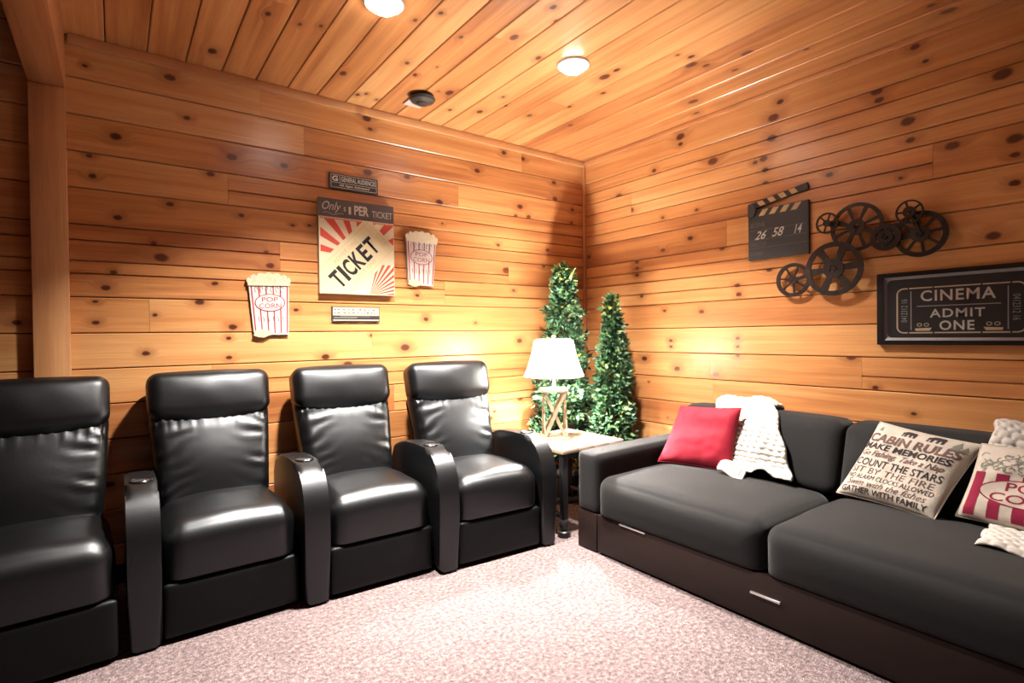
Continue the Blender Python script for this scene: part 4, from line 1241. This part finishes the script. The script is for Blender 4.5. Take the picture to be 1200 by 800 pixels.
# film reel wall art: one welded piece
t, mp = wall_thing('film_reel_wall_art', 'dark metal wall sculpture of overlapping film reels on the plank wall', 'wall art', (XW, 1.18, 1.34), on_right(0.012))
def annulus(cu, cv, r1, r2, d0, d1, n=36):
    V, F = [], []
    for k in range(n):
        w = 2 * math.pi * k / n
        for r, d in ((r1, d0), (r2, d0), (r2, d1), (r1, d1)): V.append(mp(cu + r * math.cos(w), cv + r * math.sin(w), d))
    for k in range(n):
        a, b_ = k * 4, ((k + 1) % n) * 4
        for q in range(4): F.append([a + q, a + (q + 1) % 4, b_ + (q + 1) % 4, b_ + q])
    return V, F
def spoke(cu, cv, w, ra, rb, wa, wb, d0, d1):
    c, s_ = math.cos(w), math.sin(w)
    def q(r, o): return (cu + r * c - o * s_, cv + r * s_ + o * c)
    return prism([q(ra, -wa / 2), q(rb, -wb / 2), q(rb, wb / 2), q(ra, wa / 2)], d0, d1, mp)
def disc(cu, cv, r, d0, d1, n=28): return prism([(cu + r * math.cos(2 * math.pi * k / n), cv + r * math.sin(2 * math.pi * k / n)) for k in range(n)], d0, d1, mp)
REELS = [  # u, v, radius, rim, hub, spokes, spoke width inner/outer, depth, phase
    (-1.476, 1.435, 0.093, 0.020, 0.024, 7, 0.009, 0.010, 0.020, 0.3),
    (-1.261, 1.473, 0.140, 0.026, 0.050, 6, 0.026, 0.044, 0.034, 0.1),
    (-1.293, 1.714, 0.055, 0.009, 0.018, 6, 0.007, 0.008, 0.034, 0.2),
    (-1.160, 1.674, 0.122, 0.018, 0.040, 8, 0.011, 0.020, 0.016, 0.35),
    (-1.029, 1.602, 0.066, 0.024, 0.034, 8, 0.016, 0.022, 0.028, 0.0),
    (-0.891, 1.597, 0.107, 0.022, 0.038, 8, 0.011, 0.015, 0.018, 0.15),
    (-0.928, 1.703, 0.056, 0.007, 0.026, 5, 0.009, 0.008, 0.038, 0.6)]
for cu, cv, R, rim, hub, ns, wa, wb, dep, ph in REELS:
    parts = [annulus(cu, cv, R - rim, R, dep, dep + 0.008)]
    for k in range(ns): parts.append(spoke(cu, cv, ph + 2 * math.pi * k / ns, hub * 0.8, R - rim * 0.5, wa, wb, dep + 0.001, dep + 0.006))
    v, f = join(parts)
    rl = obj('reel', v, f, M['iron'], t, 35)
    v, f = join([annulus(cu, cv, hub * 0.38, hub, dep + 0.0005, dep + 0.011, 28), disc(cu, cv, hub * 0.26, dep + 0.001, dep + 0.014, 16)] + [spoke(cu, cv, ph + 0.4 + 2 * math.pi * k / 3, hub * 0.1, hub * 0.6, hub * 0.16, hub * 0.16, dep + 0.001, dep + 0.009) for k in range(3)])
    obj('hub', v, f, M['iron'], rl, 35)
    for k in range(ns if R > 0.09 else 0):
        w = ph + 2 * math.pi * (k + 0.5) / ns
        v, f = disc(cu + (R - rim * 0.5) * math.cos(w), cv + (R - rim * 0.5) * math.sin(w), rim * 0.2, dep + 0.007, dep + 0.0105, 10)
        obj('rivet', v, f, M['iron'], rl)
def strap(a, b_, w, d0, d1): return prism(line2(a, b_, w)[0], d0, d1, mp)
v, f = join([strap((-1.476, 1.435), (-1.261, 1.473), 0.018, 0.022, 0.030), strap((-1.261, 1.473), (-1.16, 1.674), 0.018, 0.020, 0.030), strap((-1.293, 1.714), (-1.16, 1.674), 0.014, 0.016, 0.030), strap((-1.16, 1.674), (-1.029, 1.602), 0.018, 0.014, 0.024), strap((-1.029, 1.602), (-0.891, 1.597), 0.018, 0.016, 0.026), strap((-0.891, 1.597), (-0.928, 1.703), 0.014, 0.020, 0.034), strap((-1.08, 1.655), (-0.93, 1.66), 0.012, 0.016, 0.024)])
obj('back_strap', v, f, M['iron'], t)
v, f = join([disc(-1.261, 1.473, 0.012, -0.012, 0.02, 12), disc(-1.16, 1.674, 0.012, -0.012, 0.016, 12), disc(-0.891, 1.597, 0.012, -0.012, 0.018, 12)])
obj('wall_standoff', v, f, M['iron'], t)

# framed cinema print
FY0, FY1, FZ0, FZ1 = -1.072, -0.452, 1.080, 1.426
t, mp = wall_thing('framed_cinema_print', 'black framed cinema admit one ticket print on the plank wall', 'framed picture', (XW, 0.762, FZ0), on_right(0.002))
fwid = 0.026
def mitre(name, a, b_, c, d, d0, d1): prism_obj(name, [a, b_, c, d], d0, d1, mp, M['frame_black'], t, 0.0)
oL, oR, oB, oT = FY0, FY1, FZ0, FZ1
iL, iR, iB, iT = FY0 + fwid, FY1 - fwid, FZ0 + fwid * 0.8, FZ1 - fwid * 0.8
mitre('frame_rail', (oL, oT), (iL, iT), (iR, iT), (oR, oT), 0, 0.028)
mitre('frame_rail', (oL, oB), (oR, oB), (iR, iB), (iL, iB), 0, 0.028)
mitre('frame_stile', (oL, oB), (iL, iB), (iL, iT), (oL, oT), 0, 0.028)
mitre('frame_stile', (oR, oB), (oR, oT), (iR, iT), (iR, iB), 0, 0.028)
prism_obj('backing_board', [(iL, iB), (iR, iB), (iR, iT), (iL, iT)], 0.001, 0.012, mp, M['mat_black'], t)
def band(name, wdt, d, mat, ins):
    a, b_, c, e = iL + ins, iR - ins, iB + ins, iT - ins
    inked(name, [frame2(a, b_, c, e, wdt)], mp, d, mat, t)
# sloped silver fillet inside the frame
V, F = [], []
for (a, b_, c, e, d) in ((iL, iR, iB, iT, 0.022), (iL + 0.013, iR - 0.013, iB + 0.013, iT - 0.013, 0.0135)):
    V += [mp(a, c, d), mp(b_, c, d), mp(b_, e, d), mp(a, e, d)]
F = [[k, (k + 1) % 4, 4 + (k + 1) % 4, 4 + k] for k in range(4)]
obj('fillet', V, F, M['silver'], t)
gus = []
for cu, cv, sx, sy in ((iL + 0.013, iB + 0.013, 1, 1), (iR - 0.013, iB + 0.013, -1, 1), (iR - 0.013, iT - 0.013, -1, -1), (iL + 0.013, iT - 0.013, 1, -1)):
    gus.append(poly2([(cu, cv), (cu + sx * 0.022, cv)] + [(cu + sx * (0.022 - 0.022 * math.sin(q * math.pi / 8)), cv + sy * (0.022 - 0.022 * math.cos(q * math.pi / 8))) for q in range(1, 4)] + [(cu, cv + sy * 0.022)]))
inked('corner_print', gus, mp, 0.0127, M['silver'], t)
PD = 0.0128
tl, tr2, tbm, ttp, rr_ = -0.994, -0.530, 1.134, 1.350, 0.030
def rrect(a, b_, c, e, r, n=6):
    P_ = []
    for cu, cv, w0 in ((b_ - r, c + r, -90), (b_ - r, e - r, 0), (a + r, e - r, 90), (a + r, c + r, 180)):
        for k in range(n + 1):
            w = math.radians(w0 + 90 * k / n)
            P_.append((cu + r * math.cos(w), cv + r * math.sin(w)))
    return P_
inked('ticket_outline', [ring2(rrect(tl, tr2, tbm, ttp, rr_), rrect(tl + 0.006, tr2 - 0.006, tbm + 0.006, ttp - 0.006, rr_ - 0.006))], mp, PD, M['gold'], t)
brk = []
for uu in (-0.945, -0.848, -0.676, -0.579): brk += [rect2(uu - 0.003, uu + 0.003, tbm - 0.002, tbm + 0.009), rect2(uu - 0.003, uu + 0.003, ttp - 0.009, ttp + 0.002)]
inked('outline_break', brk, mp, PD + 0.0004, M['mat_black'], t)
inked('divider', [rect2(-0.937, -0.933, 1.150, 1.334), rect2(-0.591, -0.587, 1.150, 1.334), rect2(-0.912, -0.612, 1.259, 1.263)], mp, PD, M['silver'], t)
inked('lettering', [text_in('CINEMA', -0.897, -0.628, 1.283, 1.334, bold=0.016, spacing=1.12), text_in('ADMIT', -0.862, -0.664, 1.207, 1.246, bold=0.016, spacing=1.14), text_in('ONE', -0.826, -0.700, 1.148, 1.192, bold=0.02, spacing=1.14)], mp, PD + 0.0002, M['lettering'], t)
inked('serial_number', [text_in('0412312 16', -0.962 - 0.055, -0.962 + 0.055, 1.2295, 1.2545, rot=math.pi / 2), text_in('0412312 16', -0.562 - 0.055, -0.562 + 0.055, 1.2295, 1.2545, rot=-math.pi / 2)], mp, PD, M['silver'], t)
inked('gold_bar', [poly2([(-0.917, 1.146), (-0.862, 1.146), (-0.854, 1.160), (-0.920, 1.157)]), poly2([(-0.662, 1.146), (-0.607, 1.146), (-0.604, 1.157), (-0.670, 1.160)]), path2(oval(-0.902, 1.174, 0.009, 0.007, 10), 0.003, True), path2(oval(-0.875, 1.174, 0.009, 0.007, 10), 0.003, True), path2(oval(-0.651, 1.174, 0.009, 0.007, 10), 0.003, True), path2(oval(-0.624, 1.174, 0.009, 0.007, 10), 0.003, True)], mp, PD, M['gold'], t)
